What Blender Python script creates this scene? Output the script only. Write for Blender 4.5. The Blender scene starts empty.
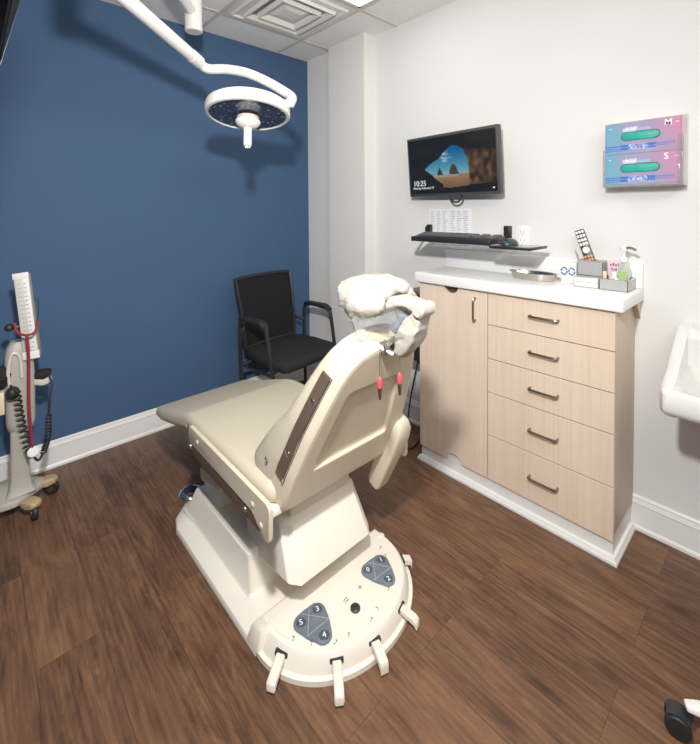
import bpy, bmesh, math, random
from mathutils import Vector, Matrix, noise
random.seed(7)
PI = math.pi
COL = bpy.context.scene.collection
SC = bpy.context.scene

# ------------------------------------------------------------------ materials
def srgb(h):
    if isinstance(h, str):
        h = h.lstrip('#'); c = [int(h[i:i+2], 16)/255 for i in (0, 2, 4)]
    else:
        c = list(h)
    return tuple((x/12.92 if x <= .04045 else ((x+.055)/1.055)**2.4) for x in c) + (1.0,)

class NT:
    def __init__(s, name):
        s.m = bpy.data.materials.new(name); s.m.use_nodes = True
        s.t = s.m.node_tree; s.n = s.t.nodes; s.l = s.t.links
        s.b = s.n['Principled BSDF']; s.out = s.n['Material Output']
    def add(s, kind, **kw):
        nd = s.n.new(kind)
        for k, v in kw.items(): setattr(nd, k, v)
        return nd
    def link(s, a, b): s.l.new(a, b)

def mat(name, color, rough=.5, metal=0, var=.05, scale=8, bump=0, bscale=60, spec=.5, coat=0, stretch=(1, 1, 1), detail=4):
    """plain procedural surface: slight noise variation of the base colour plus optional bump"""
    k = NT(name); b = k.b
    c = srgb(color)
    tc = k.add('ShaderNodeTexCoord'); mp = k.add('ShaderNodeMapping'); mp.inputs['Scale'].default_value = stretch
    k.link(tc.outputs['Object'], mp.inputs['Vector'])
    nz = k.add('ShaderNodeTexNoise'); nz.inputs['Scale'].default_value = scale; nz.inputs['Detail'].default_value = detail
    k.link(mp.outputs['Vector'], nz.inputs['Vector'])
    rp = k.add('ShaderNodeValToRGB')
    rp.color_ramp.elements[0].position = .3; rp.color_ramp.elements[1].position = .7
    rp.color_ramp.elements[0].color = tuple(max(0, x*(1-var)) for x in c[:3]) + (1,)
    rp.color_ramp.elements[1].color = tuple(min(1, x*(1+var)) for x in c[:3]) + (1,)
    k.link(nz.outputs['Fac'], rp.inputs['Fac']); k.link(rp.outputs['Color'], b.inputs['Base Color'])
    b.inputs['Roughness'].default_value = rough; b.inputs['Metallic'].default_value = metal
    b.inputs['Specular IOR Level'].default_value = spec
    b.inputs['Coat Weight'].default_value = coat
    if bump:
        n2 = k.add('ShaderNodeTexNoise'); n2.inputs['Scale'].default_value = bscale; n2.inputs['Detail'].default_value = 3
        k.link(mp.outputs['Vector'], n2.inputs['Vector'])
        bp = k.add('ShaderNodeBump'); bp.inputs['Strength'].default_value = bump; bp.inputs['Distance'].default_value = .004
        k.link(n2.outputs['Fac'], bp.inputs['Height']); k.link(bp.outputs['Normal'], b.inputs['Normal'])
    return k.m

def emis(name, color, strength):
    k = NT(name); b = k.b
    b.inputs['Base Color'].default_value = srgb(color)
    b.inputs['Emission Color'].default_value = srgb(color); b.inputs['Emission Strength'].default_value = strength
    return k.m

def vcol(name, rough=.4, emit=0, spec=.5, dim=1):
    """colour painted per corner of the mesh (printed carton / display picture)"""
    k = NT(name); b = k.b
    a = k.add('ShaderNodeVertexColor'); a.layer_name = 'Col'
    m = k.add('ShaderNodeMix'); m.data_type = 'RGBA'; m.inputs[0].default_value = dim; m.inputs[6].default_value = (.004, .004, .005, 1)
    k.link(a.outputs['Color'], m.inputs[7]); k.link(m.outputs[2], b.inputs['Base Color']); b.inputs['Roughness'].default_value = rough
    b.inputs['Specular IOR Level'].default_value = spec
    if emit:
        k.link(a.outputs['Color'], b.inputs['Emission Color']); b.inputs['Emission Strength'].default_value = emit
    return k.m

def clear(name, tint='#f4f6f6', alpha=.25, rough=.12, bump=0, bscale=30):
    k = NT(name); k.n.remove(k.b)
    tr = k.add('ShaderNodeBsdfTransparent'); tr.inputs['Color'].default_value = srgb(tint)
    gl = k.add('ShaderNodeBsdfPrincipled'); gl.inputs['Base Color'].default_value = srgb('#f2f1ee'); gl.inputs['Roughness'].default_value = rough
    fr = k.add('ShaderNodeLayerWeight'); fr.inputs['Blend'].default_value = .35
    nz = k.add('ShaderNodeTexNoise'); nz.inputs['Scale'].default_value = bscale; nz.inputs['Detail'].default_value = 5
    tc = k.add('ShaderNodeTexCoord'); k.link(tc.outputs['Object'], nz.inputs['Vector'])
    ma = k.add('ShaderNodeMath', operation='MULTIPLY_ADD'); ma.inputs[1].default_value = .7; ma.inputs[2].default_value = alpha
    k.link(fr.outputs['Facing'], ma.inputs[0])
    mx = k.add('ShaderNodeMixShader'); k.link(ma.outputs[0], mx.inputs['Fac'])
    k.link(tr.outputs[0], mx.inputs[1]); k.link(gl.outputs[0], mx.inputs[2])
    if bump:
        bp = k.add('ShaderNodeBump'); bp.inputs['Strength'].default_value = bump; bp.inputs['Distance'].default_value = .01
        k.link(nz.outputs['Fac'], bp.inputs['Height']); k.link(bp.outputs['Normal'], gl.inputs['Normal'])
    k.link(mx.outputs[0], k.out.inputs['Surface'])
    return k.m

def floor_mat():
    k = NT('walnut_plank'); b = k.b
    tc = k.add('ShaderNodeTexCoord')
    mp = k.add('ShaderNodeMapping'); mp.inputs['Rotation'].default_value = (0, 0, PI/2); mp.inputs['Location'].default_value = (.33, .062, 0)
    k.link(tc.outputs['Object'], mp.inputs['Vector'])
    br = k.add('ShaderNodeTexBrick'); br.offset = .37; br.offset_frequency = 2
    br.inputs['Scale'].default_value = 1; br.inputs['Brick Width'].default_value = 1.22; br.inputs['Row Height'].default_value = .178
    br.inputs['Mortar Size'].default_value = .0007; br.inputs['Mortar Smooth'].default_value = .2; br.inputs['Bias'].default_value = 0
    br.inputs['Color1'].default_value = (0, 0, 0, 1); br.inputs['Color2'].default_value = (1, 1, 1, 1); br.inputs['Mortar'].default_value = (.5, .5, .5, 1)
    k.link(mp.outputs['Vector'], br.inputs['Vector'])
    # shift the grain from plank to plank
    sep = k.add('ShaderNodeMath', operation='MULTIPLY'); sep.inputs[1].default_value = 37.0
    k.link(br.outputs['Color'], sep.inputs[0])
    cmb = k.add('ShaderNodeCombineXYZ'); k.link(sep.outputs[0], cmb.inputs['Y']); k.link(sep.outputs[0], cmb.inputs['Z'])
    addv = k.add('ShaderNodeVectorMath', operation='ADD'); k.link(tc.outputs['Object'], addv.inputs[0]); k.link(cmb.outputs[0], addv.inputs[1])
    def stretched(sx, sy, scale, detail, rough=.6, dist=0):
        m2 = k.add('ShaderNodeMapping'); m2.inputs['Scale'].default_value = (sx, sy, 1); k.link(addv.outputs[0], m2.inputs['Vector'])
        nz = k.add('ShaderNodeTexNoise'); nz.inputs['Scale'].default_value = scale; nz.inputs['Detail'].default_value = detail
        nz.inputs['Roughness'].default_value = rough; nz.inputs['Distortion'].default_value = dist
        k.link(m2.outputs['Vector'], nz.inputs['Vector']); return nz
    n1 = stretched(8, 1.5, 2.2, 9, .72, 1.3)       # broad figure
    n2 = stretched(48, 2.0, 2.4, 9, .78, .5)      # fine fibres
    n3 = stretched(2.0, .9, 2.2, 3, .55, 0)      # cloudy darks
    m4 = k.add('ShaderNodeMapping'); m4.inputs['Scale'].default_value = (10, .9, 1); k.link(addv.outputs[0], m4.inputs['Vector'])
    wv = k.add('ShaderNodeTexWave'); wv.wave_type = 'BANDS'; wv.bands_direction = 'X'; wv.inputs['Scale'].default_value = 1.6; wv.inputs['Distortion'].default_value = 9
    wv.inputs['Detail'].default_value = 4; wv.inputs['Detail Scale'].default_value = .9; wv.inputs['Detail Roughness'].default_value = .6
    k.link(m4.outputs['Vector'], wv.inputs['Vector'])
    def mixf(a, bb, f):
        m = k.add('ShaderNodeMix'); m.data_type = 'FLOAT'; m.inputs[0].default_value = f
        k.link(a, m.inputs[2]); k.link(bb, m.inputs[3]); return m.outputs[0]
    t = mixf(n1.outputs['Fac'], n2.outputs['Fac'], .42)
    t = mixf(t, n3.outputs['Fac'], .20)
    t = mixf(t, wv.outputs['Fac'], .035)
    t = mixf(t, br.outputs['Color'], .05)
    rp = k.add('ShaderNodeValToRGB'); e = rp.color_ramp.elements
    e[0].position = .34; e[0].color = srgb('#2e1f16'); e[1].position = .67; e[1].color = srgb('#8a6545')
    e2 = e.new(.44); e2.color = srgb('#523828'); e3 = e.new(.54); e3.color = srgb('#704f39')
    k.link(t, rp.inputs['Fac'])
    # scattered dark knots
    mk = k.add('ShaderNodeMapping'); mk.inputs['Scale'].default_value = (7, 2.6, 1); k.link(addv.outputs[0], mk.inputs['Vector'])
    vo = k.add('ShaderNodeTexVoronoi'); vo.inputs['Scale'].default_value = .9; k.link(mk.outputs['Vector'], vo.inputs['Vector'])
    kr = k.add('ShaderNodeValToRGB'); kr.color_ramp.elements[0].position = .04; kr.color_ramp.elements[0].color = (.30, .29, .28, 1); kr.color_ramp.elements[1].position = .20
    k.link(vo.outputs['Distance'], kr.inputs['Fac'])
    mk2 = k.add('ShaderNodeMix'); mk2.data_type = 'RGBA'; mk2.blend_type = 'MULTIPLY'; mk2.inputs[0].default_value = .8
    k.link(rp.outputs['Color'], mk2.inputs[6]); k.link(kr.outputs['Color'], mk2.inputs[7])
    class _o: outputs = {'Color': mk2.outputs[2]}
    rp = _o
    mx = k.add('ShaderNodeMix'); mx.data_type = 'RGBA'; k.link(br.outputs['Fac'], mx.inputs[0])
    k.link(rp.outputs['Color'], mx.inputs[6]); mx.inputs[7].default_value = srgb('#3b2a20')
    k.link(mx.outputs[2], b.inputs['Base Color'])
    b.inputs['Roughness'].default_value = .42; b.inputs['Specular IOR Level'].default_value = .35
    bp = k.add('ShaderNodeBump'); bp.inputs['Strength'].default_value = .12; bp.inputs['Distance'].default_value = .003
    k.link(n2.outputs['Fac'], bp.inputs['Height']); k.link(bp.outputs['Normal'], b.inputs['Normal'])
    return k.m

def maple_mat():
    k = NT('maple_laminate'); b = k.b
    tc = k.add('ShaderNodeTexCoord')
    def st(sx, sy, sz, sc, d):
        mp = k.add('ShaderNodeMapping'); mp.inputs['Scale'].default_value = (sx, sy, sz); k.link(tc.outputs['Object'], mp.inputs['Vector'])
        nz = k.add('ShaderNodeTexNoise'); nz.inputs['Scale'].default_value = sc; nz.inputs['Detail'].default_value = d
        k.link(mp.outputs['Vector'], nz.inputs['Vector']); return nz
    a = st(70, 70, 1.2, 1.5, 4); c = st(9, 9, .6, 1, 2)
    m = k.add('ShaderNodeMix'); m.data_type = 'FLOAT'; m.inputs[0].default_value = .4; k.link(a.outputs['Fac'], m.inputs[2]); k.link(c.outputs['Fac'], m.inputs[3])
    rp = k.add('ShaderNodeValToRGB'); e = rp.color_ramp.elements
    e[0].position = .35; e[0].color = srgb('#dcc4ac'); e[1].position = .65; e[1].color = srgb('#e8d3be')
    k.link(m.outputs[0], rp.inputs['Fac']); k.link(rp.outputs['Color'], b.inputs['Base Color'])
    b.inputs['Roughness'].default_value = .42
    return k.m

def led_mat():
    k = NT('led_lens'); b = k.b
    tc = k.add('ShaderNodeTexCoord'); vo = k.add('ShaderNodeTexVoronoi'); vo.inputs['Scale'].default_value = 46
    k.link(tc.outputs['Object'], vo.inputs['Vector'])
    rp = k.add('ShaderNodeValToRGB'); e = rp.color_ramp.elements
    e[0].position = .12; e[0].color = srgb('#c9d3e2'); e[1].position = .3; e[1].color = srgb('#343c52')
    k.link(vo.outputs['Distance'], rp.inputs['Fac'])
    nz = k.add('ShaderNodeTexNoise'); nz.inputs['Scale'].default_value = 14; k.link(tc.outputs['Object'], nz.inputs['Vector'])
    r2 = k.add('ShaderNodeValToRGB'); r2.color_ramp.elements[0].position = .45; r2.color_ramp.elements[1].position = .58
    k.link(nz.outputs['Fac'], r2.inputs['Fac'])
    mx = k.add('ShaderNodeMix'); mx.data_type = 'RGBA'; k.link(r2.outputs['Color'], mx.inputs[0]); mx.inputs[6].default_value = srgb('#3a4258')
    k.link(rp.outputs['Color'], mx.inputs[7]); k.link(mx.outputs[2], b.inputs['Base Color'])
    b.inputs['Roughness'].default_value = .12
    return k.m

def tile_mat():
    k = NT('ceiling_tile'); b = k.b
    tc = k.add('ShaderNodeTexCoord'); nz = k.add('ShaderNodeTexNoise'); nz.inputs['Scale'].default_value = 120; nz.inputs['Detail'].default_value = 2
    k.link(tc.outputs['Object'], nz.inputs['Vector'])
    rp = k.add('ShaderNodeValToRGB'); e = rp.color_ramp.elements
    e[0].position = .33; e[0].color = srgb('#eae8e2'); e[1].position = .45; e[1].color = srgb('#f6f4ee')
    k.link(nz.outputs['Fac'], rp.inputs['Fac']); k.link(rp.outputs['Color'], b.inputs['Base Color']); b.inputs['Roughness'].default_value = .9
    return k.m

M = dict(
    blue=mat('blue_wall_paint', '#3c5677', .75, var=.03, scale=3, bump=.06, bscale=260, spec=.25),
    wall=mat('warm_white_paint', '#e0deda', .75, var=.012, scale=2, bump=.05, bscale=260, spec=.25),
    trim=mat('white_trim_paint', '#e9e7e3', .35, var=.01),
    tile=tile_mat(), grid=mat('ceiling_grid_metal', '#d2cec5', .5, var=.02),
    floor=floor_mat(), maple=maple_mat(),
    carcass=mat('cabinet_side', '#cdb7a2', .45, var=.06, scale=3, stretch=(8, 8, .6)),
    gap=mat('cabinet_dark_gap', '#4a372b', .7),
    counter=mat('white_solid_surface', '#f3f2ef', .3, var=.01),
    nickel=mat('brushed_nickel', '#8d8374', .3, 1, var=.1, scale=40),
    chrome=mat('chrome', '#c9c9c9', .15, 1, var=.04),
    steel=mat('stainless_steel', '#c6c1b8', .22, 1, var=.06, scale=20),
    vinyl=mat('beige_vinyl', '#c0b69f', .48, var=.025, scale=6, bump=.08, bscale=300),
    shell=mat('ivory_plastic', '#cfc3ab', .38, var=.02, scale=5, bump=.02, bscale=400),
    base=mat('ivory_base_plastic', '#ebe3d4', .38, var=.02, scale=5),
    brown=mat('brown_trim', '#54453a', .3, var=.08),
    dark=mat('dark_plastic', '#26262a', .45, var=.08),
    black=mat('black_fabric', '#232325', .85, var=.12, scale=90, bump=.2, bscale=400, spec=.2),
    mesh=mat('black_mesh_fabric', '#2c2d30', .8, var=.25, scale=160, bump=.3, bscale=500, spec=.2),
    blackmetal=mat('black_powder_coat', '#1f1f21', .35, var=.05),
    rubber=mat('black_rubber', '#1b1b1c', .6, var=.1),
    greybase=mat('warm_grey_plastic', '#aca69a', .45, var=.03),
    scale_white=mat('manometer_face', '#eeebe4', .3, var=.01),
    scale_grey=mat('manometer_grey', '#cfc9bd', .35, var=.02),
    tan=mat('tan_caster_housing', '#b39a72', .4, var=.06),
    red=mat('red_rubber_tube', '#8d2336', .4, var=.06),
    clipred=mat('red_clip_plastic', '#e8495a', .35, var=.05),
    pad=mat('slate_pad', '#66707c', .4, var=.05), button=mat('slate_button', '#414a57', .35, var=.05),
    paddle=mat('paddle_plastic', '#e4ddcd', .4, var=.02),
    white=mat('white_plastic', '#eeece7', .35, var=.01),
    lampwhite=mat('lamp_enamel', '#e8e6e0', .3, var=.01),
    lens=led_mat(), ink=mat('dark_ink', '#2a2a2c', .6), inkwhite=mat('white_ink', '#f4f4f2', .6),
    ceramic=mat('white_ceramic', '#dedcd7', .15, var=.008, coat=.3),
    pad_white=mat('headrest_cover', '#b9b3a7', .35, var=.16, scale=30, bump=.9, bscale=34),  # mottled colour paints in the shade of wrinkles and creases
    tpl=clear('clear_plastic_bag', alpha=.05, rough=.14, bump=.35, bscale=26),
    acrylic=clear('clear_acrylic', alpha=.06, rough=.05),
    bottle=clear('clear_green_bottle', tint='#dcebcf', alpha=.3, rough=.1),
    paper=mat('white_paper', '#eceaea', .8, var=.01), paperline=mat('grey_print', '#a9abb6', .8),
    screenframe=mat('monitor_bezel', '#3a3b3b', .4, var=.04),
    display=vcol('monitor_picture', .25, .42, dim=.18), carton=vcol('printed_carton', .55),
    teal=mat('teal_nitrile', '#12a18e', .5, var=.12, scale=40, bump=.4, bscale=60),
    diffuser=emis('troffer_diffuser', '#fffdf8', 4.0),
    ventwhite=mat('vent_enamel', '#e4e1d9', .45, var=.015),
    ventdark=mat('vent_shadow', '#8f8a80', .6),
    keyboard=mat('black_keys', '#4c4c4f', .5, var=.1), keytray=mat('key_tray', '#1d1d1e', .4),
    shelfglass=mat('smoked_shelf', '#6d746c', .15, var=.06), mouse=mat('dark_teal_mouse', '#24383c', .3, var=.1),
    wire=mat('silver_wire_mesh', '#b3b3b2', .4, .3, var=.1, scale=200), pink=mat('pink_label', '#e8c3cd', .5), purple=mat('purple_print', '#6b3a86', .5),
    tanb=mat('tan_bottle', '#e0cdae', .4), greenlab=mat('green_label', '#9cc46a', .5), bluep=mat('blue_print', '#2b5fa3', .5),
    remote=mat('remote_body', '#30291f', .4, var=.05), rbtn=mat('remote_buttons', '#e9e6df', .4), orange=mat('orange_buttons', '#d98545', .4),
    tvblack=mat('tv_black', '#08080a', .55, var=.02, spec=.15), tvedge=mat('tv_edge', '#55575a', .3, .5),
)

# ------------------------------------------------------------------ object helpers
def W(o):
    m = Matrix.LocRotScale(o.location, o.rotation_euler, o.scale)
    return W(o.parent) @ m if o.parent else m

def obj(name, bm, m, parent=None, angle=35, label=None, local=False):
    if parent is not None and not local:
        bm.transform(W(parent).inverted())
    bmesh.ops.recalc_face_normals(bm, faces=bm.faces[:])
    me = bpy.data.meshes.new(name); bm.to_mesh(me); bm.free()
    for mm in (m if isinstance(m, (list, tuple)) else [m]): me.materials.append(mm)
    for p in me.polygons: p.use_smooth = True
    me.set_sharp_from_angle(angle=math.radians(angle))
    o = bpy.data.objects.new(name, me); COL.objects.link(o); o.parent = parent
    if label: o['label'] = label
    return o

def tag(o, label, cat, group=None):
    o['label'] = label; o['category'] = cat
    if group: o['group'] = group
    return o

def thing(name, label, cat, loc=(0, 0, 0), rotz=0, group=None):
    o = bpy.data.objects.new(name, None); COL.objects.link(o); o.empty_display_size = .1
    o.location = loc; o.rotation_euler = (0, 0, rotz)
    return tag(o, label, cat, group)

def struct(name, bm, m, angle=35):
    o = obj(name, bm, m, None, angle); o['kind'] = 'structure'; return o

def B(): return bmesh.new()

def _bev(bm, es, w, seg):
    if w > 0: bmesh.ops.bevel(bm, geom=es, offset=w, segments=seg, profile=.5, affect='EDGES', clamp_overlap=True)

def hexa(bm, p, bevel=0, seg=2):
    """8 points: bottom ring 0-3, top ring 4-7"""
    v = [bm.verts.new(q) for q in p]
    fs = [bm.faces.new([v[i] for i in f]) for f in ((3, 2, 1, 0), (4, 5, 6, 7), (0, 1, 5, 4), (1, 2, 6, 5), (2, 3, 7, 6), (3, 0, 4, 7))]
    es = list({e for f in fs for e in f.edges})
    _bev(bm, es, bevel, seg); return bm

def box(bm, x0, x1, y0, y1, z0, z1, bevel=0, seg=2):
    return hexa(bm, [(x0, y0, z0), (x1, y0, z0), (x1, y1, z0), (x0, y1, z0), (x0, y0, z1), (x1, y0, z1), (x1, y1, z1), (x0, y1, z1)], bevel, seg)

def obox(bm, c, ax, ay, az, hx, hy, hz, bevel=0, seg=2):
    """box with centre c, unit axes ax ay az and half sizes"""
    c = Vector(c); ax = Vector(ax).normalized()*hx; ay = Vector(ay).normalized()*hy; az = Vector(az).normalized()*hz
    return hexa(bm, [c-ax-ay-az, c+ax-ay-az, c+ax+ay-az, c-ax+ay-az, c-ax-ay+az, c+ax-ay+az, c+ax+ay+az, c-ax+ay+az], bevel, seg)

def loft(bm, rings, cap0=True, cap1=True, closed=True):
    vs = [[bm.verts.new(p) for p in r] for r in rings]
    n = len(vs[0])
    for a, b in zip(vs, vs[1:]):
        for i in range(n if closed else n-1):
            j = (i+1) % n
            bm.faces.new((a[i], a[j], b[j], b[i]))
    if cap0: bm.faces.new(vs[0][::-1])
    if cap1: bm.faces.new(vs[-1])
    return vs

def prism(bm, poly, f, c0, c1, bevel=0, seg=2):
    """poly: 2-D outline, f(a,b,c)->point, extruded c0..c1"""
    v0 = [bm.verts.new(f(a, b, c0)) for a, b in poly]; v1 = [bm.verts.new(f(a, b, c1)) for a, b in poly]
    n = len(poly); F0 = bm.faces.new(v0[::-1]); F1 = bm.faces.new(v1)
    for i in range(n): bm.faces.new((v0[i], v0[(i+1) % n], v1[(i+1) % n], v1[i]))
    if bevel: _bev(bm, list(set(F0.edges) | set(F1.edges)), bevel, seg)
    return bm

def smooth_path(pts, n=8):
    pts = [Vector(p) for p in pts]
    if len(pts) < 3: return pts
    P = [2*pts[0]-pts[1]] + pts + [2*pts[-1]-pts[-2]]; out = []
    for i in range(1, len(P)-2):
        for k in range(n):
            t = k/n; a, b, c, d = P[i-1:i+3]
            out.append(.5*((2*b)+(c-a)*t+(2*a-5*b+4*c-d)*t*t+(3*b-a-3*c+d)*t**3))
    out.append(pts[-1]); return out

def tube(bm, pts, r, seg=10, caps=True, closed=False, smooth=0, flat=None):
    pts = smooth_path(pts, smooth) if smooth else [Vector(p) for p in pts]
    n = len(pts); rings = []; prev = None
    for i, p in enumerate(pts):
        if closed: d = pts[(i+1) % n]-pts[i-1]
        else: d = pts[min(i+1, n-1)]-pts[max(i-1, 0)]
        d.normalize()
        if prev is None:
            up = Vector((0, 0, 1)) if abs(d.z) < .9 else Vector((1, 0, 0)); a = d.cross(up).normalized()
        else: a = (prev-d*prev.dot(d)).normalized()
        prev = a; b = d.cross(a)
        rr = r[min(i*len(r)//n, len(r)-1)] if isinstance(r, (list, tuple)) else (r(i/(n-1)) if callable(r) else r)
        fb = flat or 1
        rings.append([p+a*rr*math.cos(2*PI*k/seg)+b*rr*fb*math.sin(2*PI*k/seg) for k in range(seg)])
    if closed: rings.append(rings[0])
    loft(bm, rings, caps and not closed, caps and not closed)
    if closed: bmesh.ops.remove_doubles(bm, verts=bm.verts[:], dist=1e-5)
    return bm

def lathe(bm, prof, o=(0, 0, 0), ax=(0, 0, 1), seg=24, caps=True):
    ax = Vector(ax).normalized(); o = Vector(o)
    a = ax.orthogonal().normalized(); b = ax.cross(a)
    rings = [[o+ax*h+(a*math.cos(2*PI*k/seg)+b*math.sin(2*PI*k/seg))*max(r, 1e-4) for k in range(seg)] for r, h in prof]
    loft(bm, rings, caps, caps); return bm

def cyl(bm, p0, p1, r, seg=16, bevel=0):
    p0 = Vector(p0); p1 = Vector(p1); L = (p1-p0).length
    e = min(bevel, r*.5)
    prof = [(r-e, 0), (r, e), (r, L-e), (r-e, L)] if e else [(r, 0), (r, L)]
    return lathe(bm, prof, p0, p1-p0, seg)

def sph(bm, c, rx, ry=None, rz=None, u=20, v=12):
    m = Matrix.Translation(c) @ Matrix.Diagonal((rx, ry or rx, rz or rx, 1))
    bmesh.ops.create_uvsphere(bm, u_segments=u, v_segments=v, radius=1, matrix=m); return bm

def rrect(w, h, r, n=4, cx=0, cy=0):
    out = []
    for sx, sy, a0 in ((1, 1, 0), (-1, 1, 90), (-1, -1, 180), (1, -1, 270)):
        for k in range(n+1):
            a = math.radians(a0+90*k/n); out.append((cx+sx*(w/2-r)+r*math.cos(a), cy+sy*(h/2-r)+r*math.sin(a)))
    return out

def round_poly(pts, r, n=5):
    out = []; N = len(pts)
    for i in range(N):
        p = Vector(pts[i]); a = (Vector(pts[i-1])-p); b = (Vector(pts[(i+1) % N])-p)
        ra = min(r, a.length*.45, b.length*.45); p0 = p+a.normalized()*ra; p1 = p+b.normalized()*ra
        for k in range(n+1):
            t = k/n; out.append(tuple((1-t)**2*p0+2*t*(1-t)*p+t*t*p1))
    return out

def text(name, s, org, right, up, size, m, parent, depth=.0006, align='LEFT', bold=0):
    cu = bpy.data.curves.new(name, 'FONT'); cu.body = s; cu.size = size; cu.align_x = align; cu.extrude = depth; cu.resolution_u = 3; cu.offset = bold
    t = bpy.data.objects.new(name, cu); COL.objects.link(t)
    dg = bpy.context.evaluated_depsgraph_get(); me = bpy.data.meshes.new_from_object(t.evaluated_get(dg))
    bpy.data.objects.remove(t); bm = B(); bm.from_mesh(me); bpy.data.meshes.remove(me)
    r = Vector(right).normalized(); u = Vector(up).normalized(); n = r.cross(u)
    mt = Matrix((r, u, n)).transposed().to_4x4(); mt.translation = Vector(org)
    bm.transform(mt)
    return obj(name, bm, m, parent)

def dup(root, loc, rotz=None, label=None, group=None):
    def cp(o, par):
        c = o.copy(); COL.objects.link(c); c.parent = par
        for ch in list(o.children): cp(ch, c)
        return c
    r = cp(root, root.parent); r.location = loc
    if rotz is not None: r.rotation_euler = (0, 0, rotz)
    if label: r['label'] = label
    if group: r['group'] = group
    return r

def painted(name, nx, ny, f, P, m, parent):
    """flat printed panel: grid of faces coloured by f(u,v); P(u,v)->point"""
    bm = B(); lay = bm.loops.layers.float_color.new('Col')
    v = [[bm.verts.new(P(i/nx, j/ny)) for i in range(nx+1)] for j in range(ny+1)]
    for j in range(ny):
        for i in range(nx):
            fc = bm.faces.new((v[j][i], v[j][i+1], v[j+1][i+1], v[j+1][i]))
            c = srgb(f((i+.5)/nx, (j+.5)/ny))
            for lp in fc.loops: lp[lay] = c
    return obj(name, bm, m, parent)

# ------------------------------------------------------------------ room
XW, YB, ZC = 2.118, 2.746, 2.62      # right wall, blue wall, ceiling
XL, YF = -.75, -1.6
struct('floor', box(B(), XL-.1, XW+.1, YF-.1, YB+.1, -.05, 0), M['floor'])
struct('ceiling', box(B(), XL-.1, XW+.1, YF-.1, YB+.1, ZC, ZC+.05), M['tile'])
struct('wall_back', box(B(), XL-.1, XW+.1, YB, YB+.1, 0, ZC), M['blue'])
struct('wall_right', box(B(), XW, XW+.1, YF-.1, YB, 0, ZC), M['wall'])
struct('wall_left', box(B(), XL-.1, XL, YF-.1, YB, 0, ZC), M['blue'])
struct('wall_front', box(B(), XL, XW, YF-.1, YF, 0, ZC), M['wall'])
b = B(); box(b, 2.018, XW, 2.03, 2.41, 0, ZC); struct('wall_pier', b, M['wall'])
b = B(); box(b, 2.072, XW, 2.41, YB, 0, ZC); struct('wall_return', b, M['wall'])
# ceiling grid of T bars
b = B()
gx = [-.06, .55, 1.16, 1.775]; gy = [-1.23, -.62, -.01, .60, 1.21, 1.82, 2.43]
for x in gx: box(b, x-.012, x+.012, YF, YB, ZC-.004, ZC+.002)
for y in gy: box(b, XL, XW, y-.012, y+.012, ZC-.0035, ZC+.002)
struct('trim_1', b, M['grid'])
# baseboards with a moulded cap and a shoe
def baseboard(name, p0, p1, nrm, h=.145):
    prof = [(0, 0), (.020, 0), (.020, .012), (.014, .022), (.013, h-.035), (.016, h-.030), (.012, h-.020), (.009, h-.012), (.010, h-.006), (.005, h), (0, h)]
    p0 = Vector(p0); p1 = Vector(p1); n = Vector(nrm)
    bm = B(); loft(bm, [[p+n*a+Vector((0, 0, z)) for a, z in prof] for p in (p0, p1)])
    return struct(name, bm, M['trim'], 25)
baseboard('baseboard_back', (XL, YB, 0), (2.072, YB, 0), (0, -1, 0))
baseboard('baseboard_right', (XW, YF, 0), (XW, 2.03, 0), (-1, 0, 0))
baseboard('baseboard_pier', (2.018, 2.03, 0), (2.018, 2.41, 0), (-1, 0, 0))
baseboard('baseboard_pier_end', (XW, 2.03, 0), (2.018, 2.03, 0), (0, -1, 0))
baseboard('baseboard_return', (2.072, 2.41, 0), (2.072, YB, 0), (-1, 0, 0))
baseboard('baseboard_left', (XL, YF, 0), (XL, YB, 0), (1, 0, 0))
baseboard('baseboard_front', (XL, YF, 0), (XW, YF, 0), (0, 1, 0))

# ceiling air diffuser: three nested square cones
t = thing('ceiling_vent', 'square white air vent with nested rings in the ceiling', 'vent', (1.4675, 2.125, ZC-.004))
cx, cy = 1.4675, 2.125
def sqring(bm, a0, z0, a1, z1):
    r0 = [(cx-a0, cy-a0, z0), (cx+a0, cy-a0, z0), (cx+a0, cy+a0, z0), (cx-a0, cy+a0, z0)]
    r1 = [(cx-a1, cy-a1, z1), (cx+a1, cy-a1, z1), (cx+a1, cy+a1, z1), (cx-a1, cy+a1, z1)]
    for i in range(4):
        j = (i+1) % 4; bm.faces.new([bm.verts.new(p) for p in (r0[i], r0[j], r1[j], r1[i])])
b = B(); z = ZC-.006
sqring(b, .293, z, .262, z); sqring(b, .262, z, .250, z-.012); sqring(b, .250, z-.012, .244, z+.0)
sqring(b, .244, z, .200, z-.001); obj('frame', b, M['ventwhite'], t)
b = B(); sqring(b, .205, z-.004, .200, z-.026); sqring(b, .200, z-.026, .188, z-.024); sqring(b, .188, z-.024, .165, z-.002); obj('louvre', b, M['ventwhite'], t)
b = B(); sqring(b, .142, z-.004, .136, z-.030); sqring(b, .136, z-.030, .126, z-.028); sqring(b, .126, z-.028, .108, z-.003); obj('louvre', b, M['ventwhite'], t)
b = B(); sqring(b, .106, z-.002, .052, z-.020); sqring(b, .052, z-.020, .010, z-.022); sqring(b, .01, z-.022, .0, z-.022); obj('centre_cone', b, M['ventwhite'], t)
b = B(); box(b, cx-.20, cx+.20, cy-.20, cy+.20, z-.001, z+.004); obj('throat', b, M['ventdark'], t)

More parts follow.
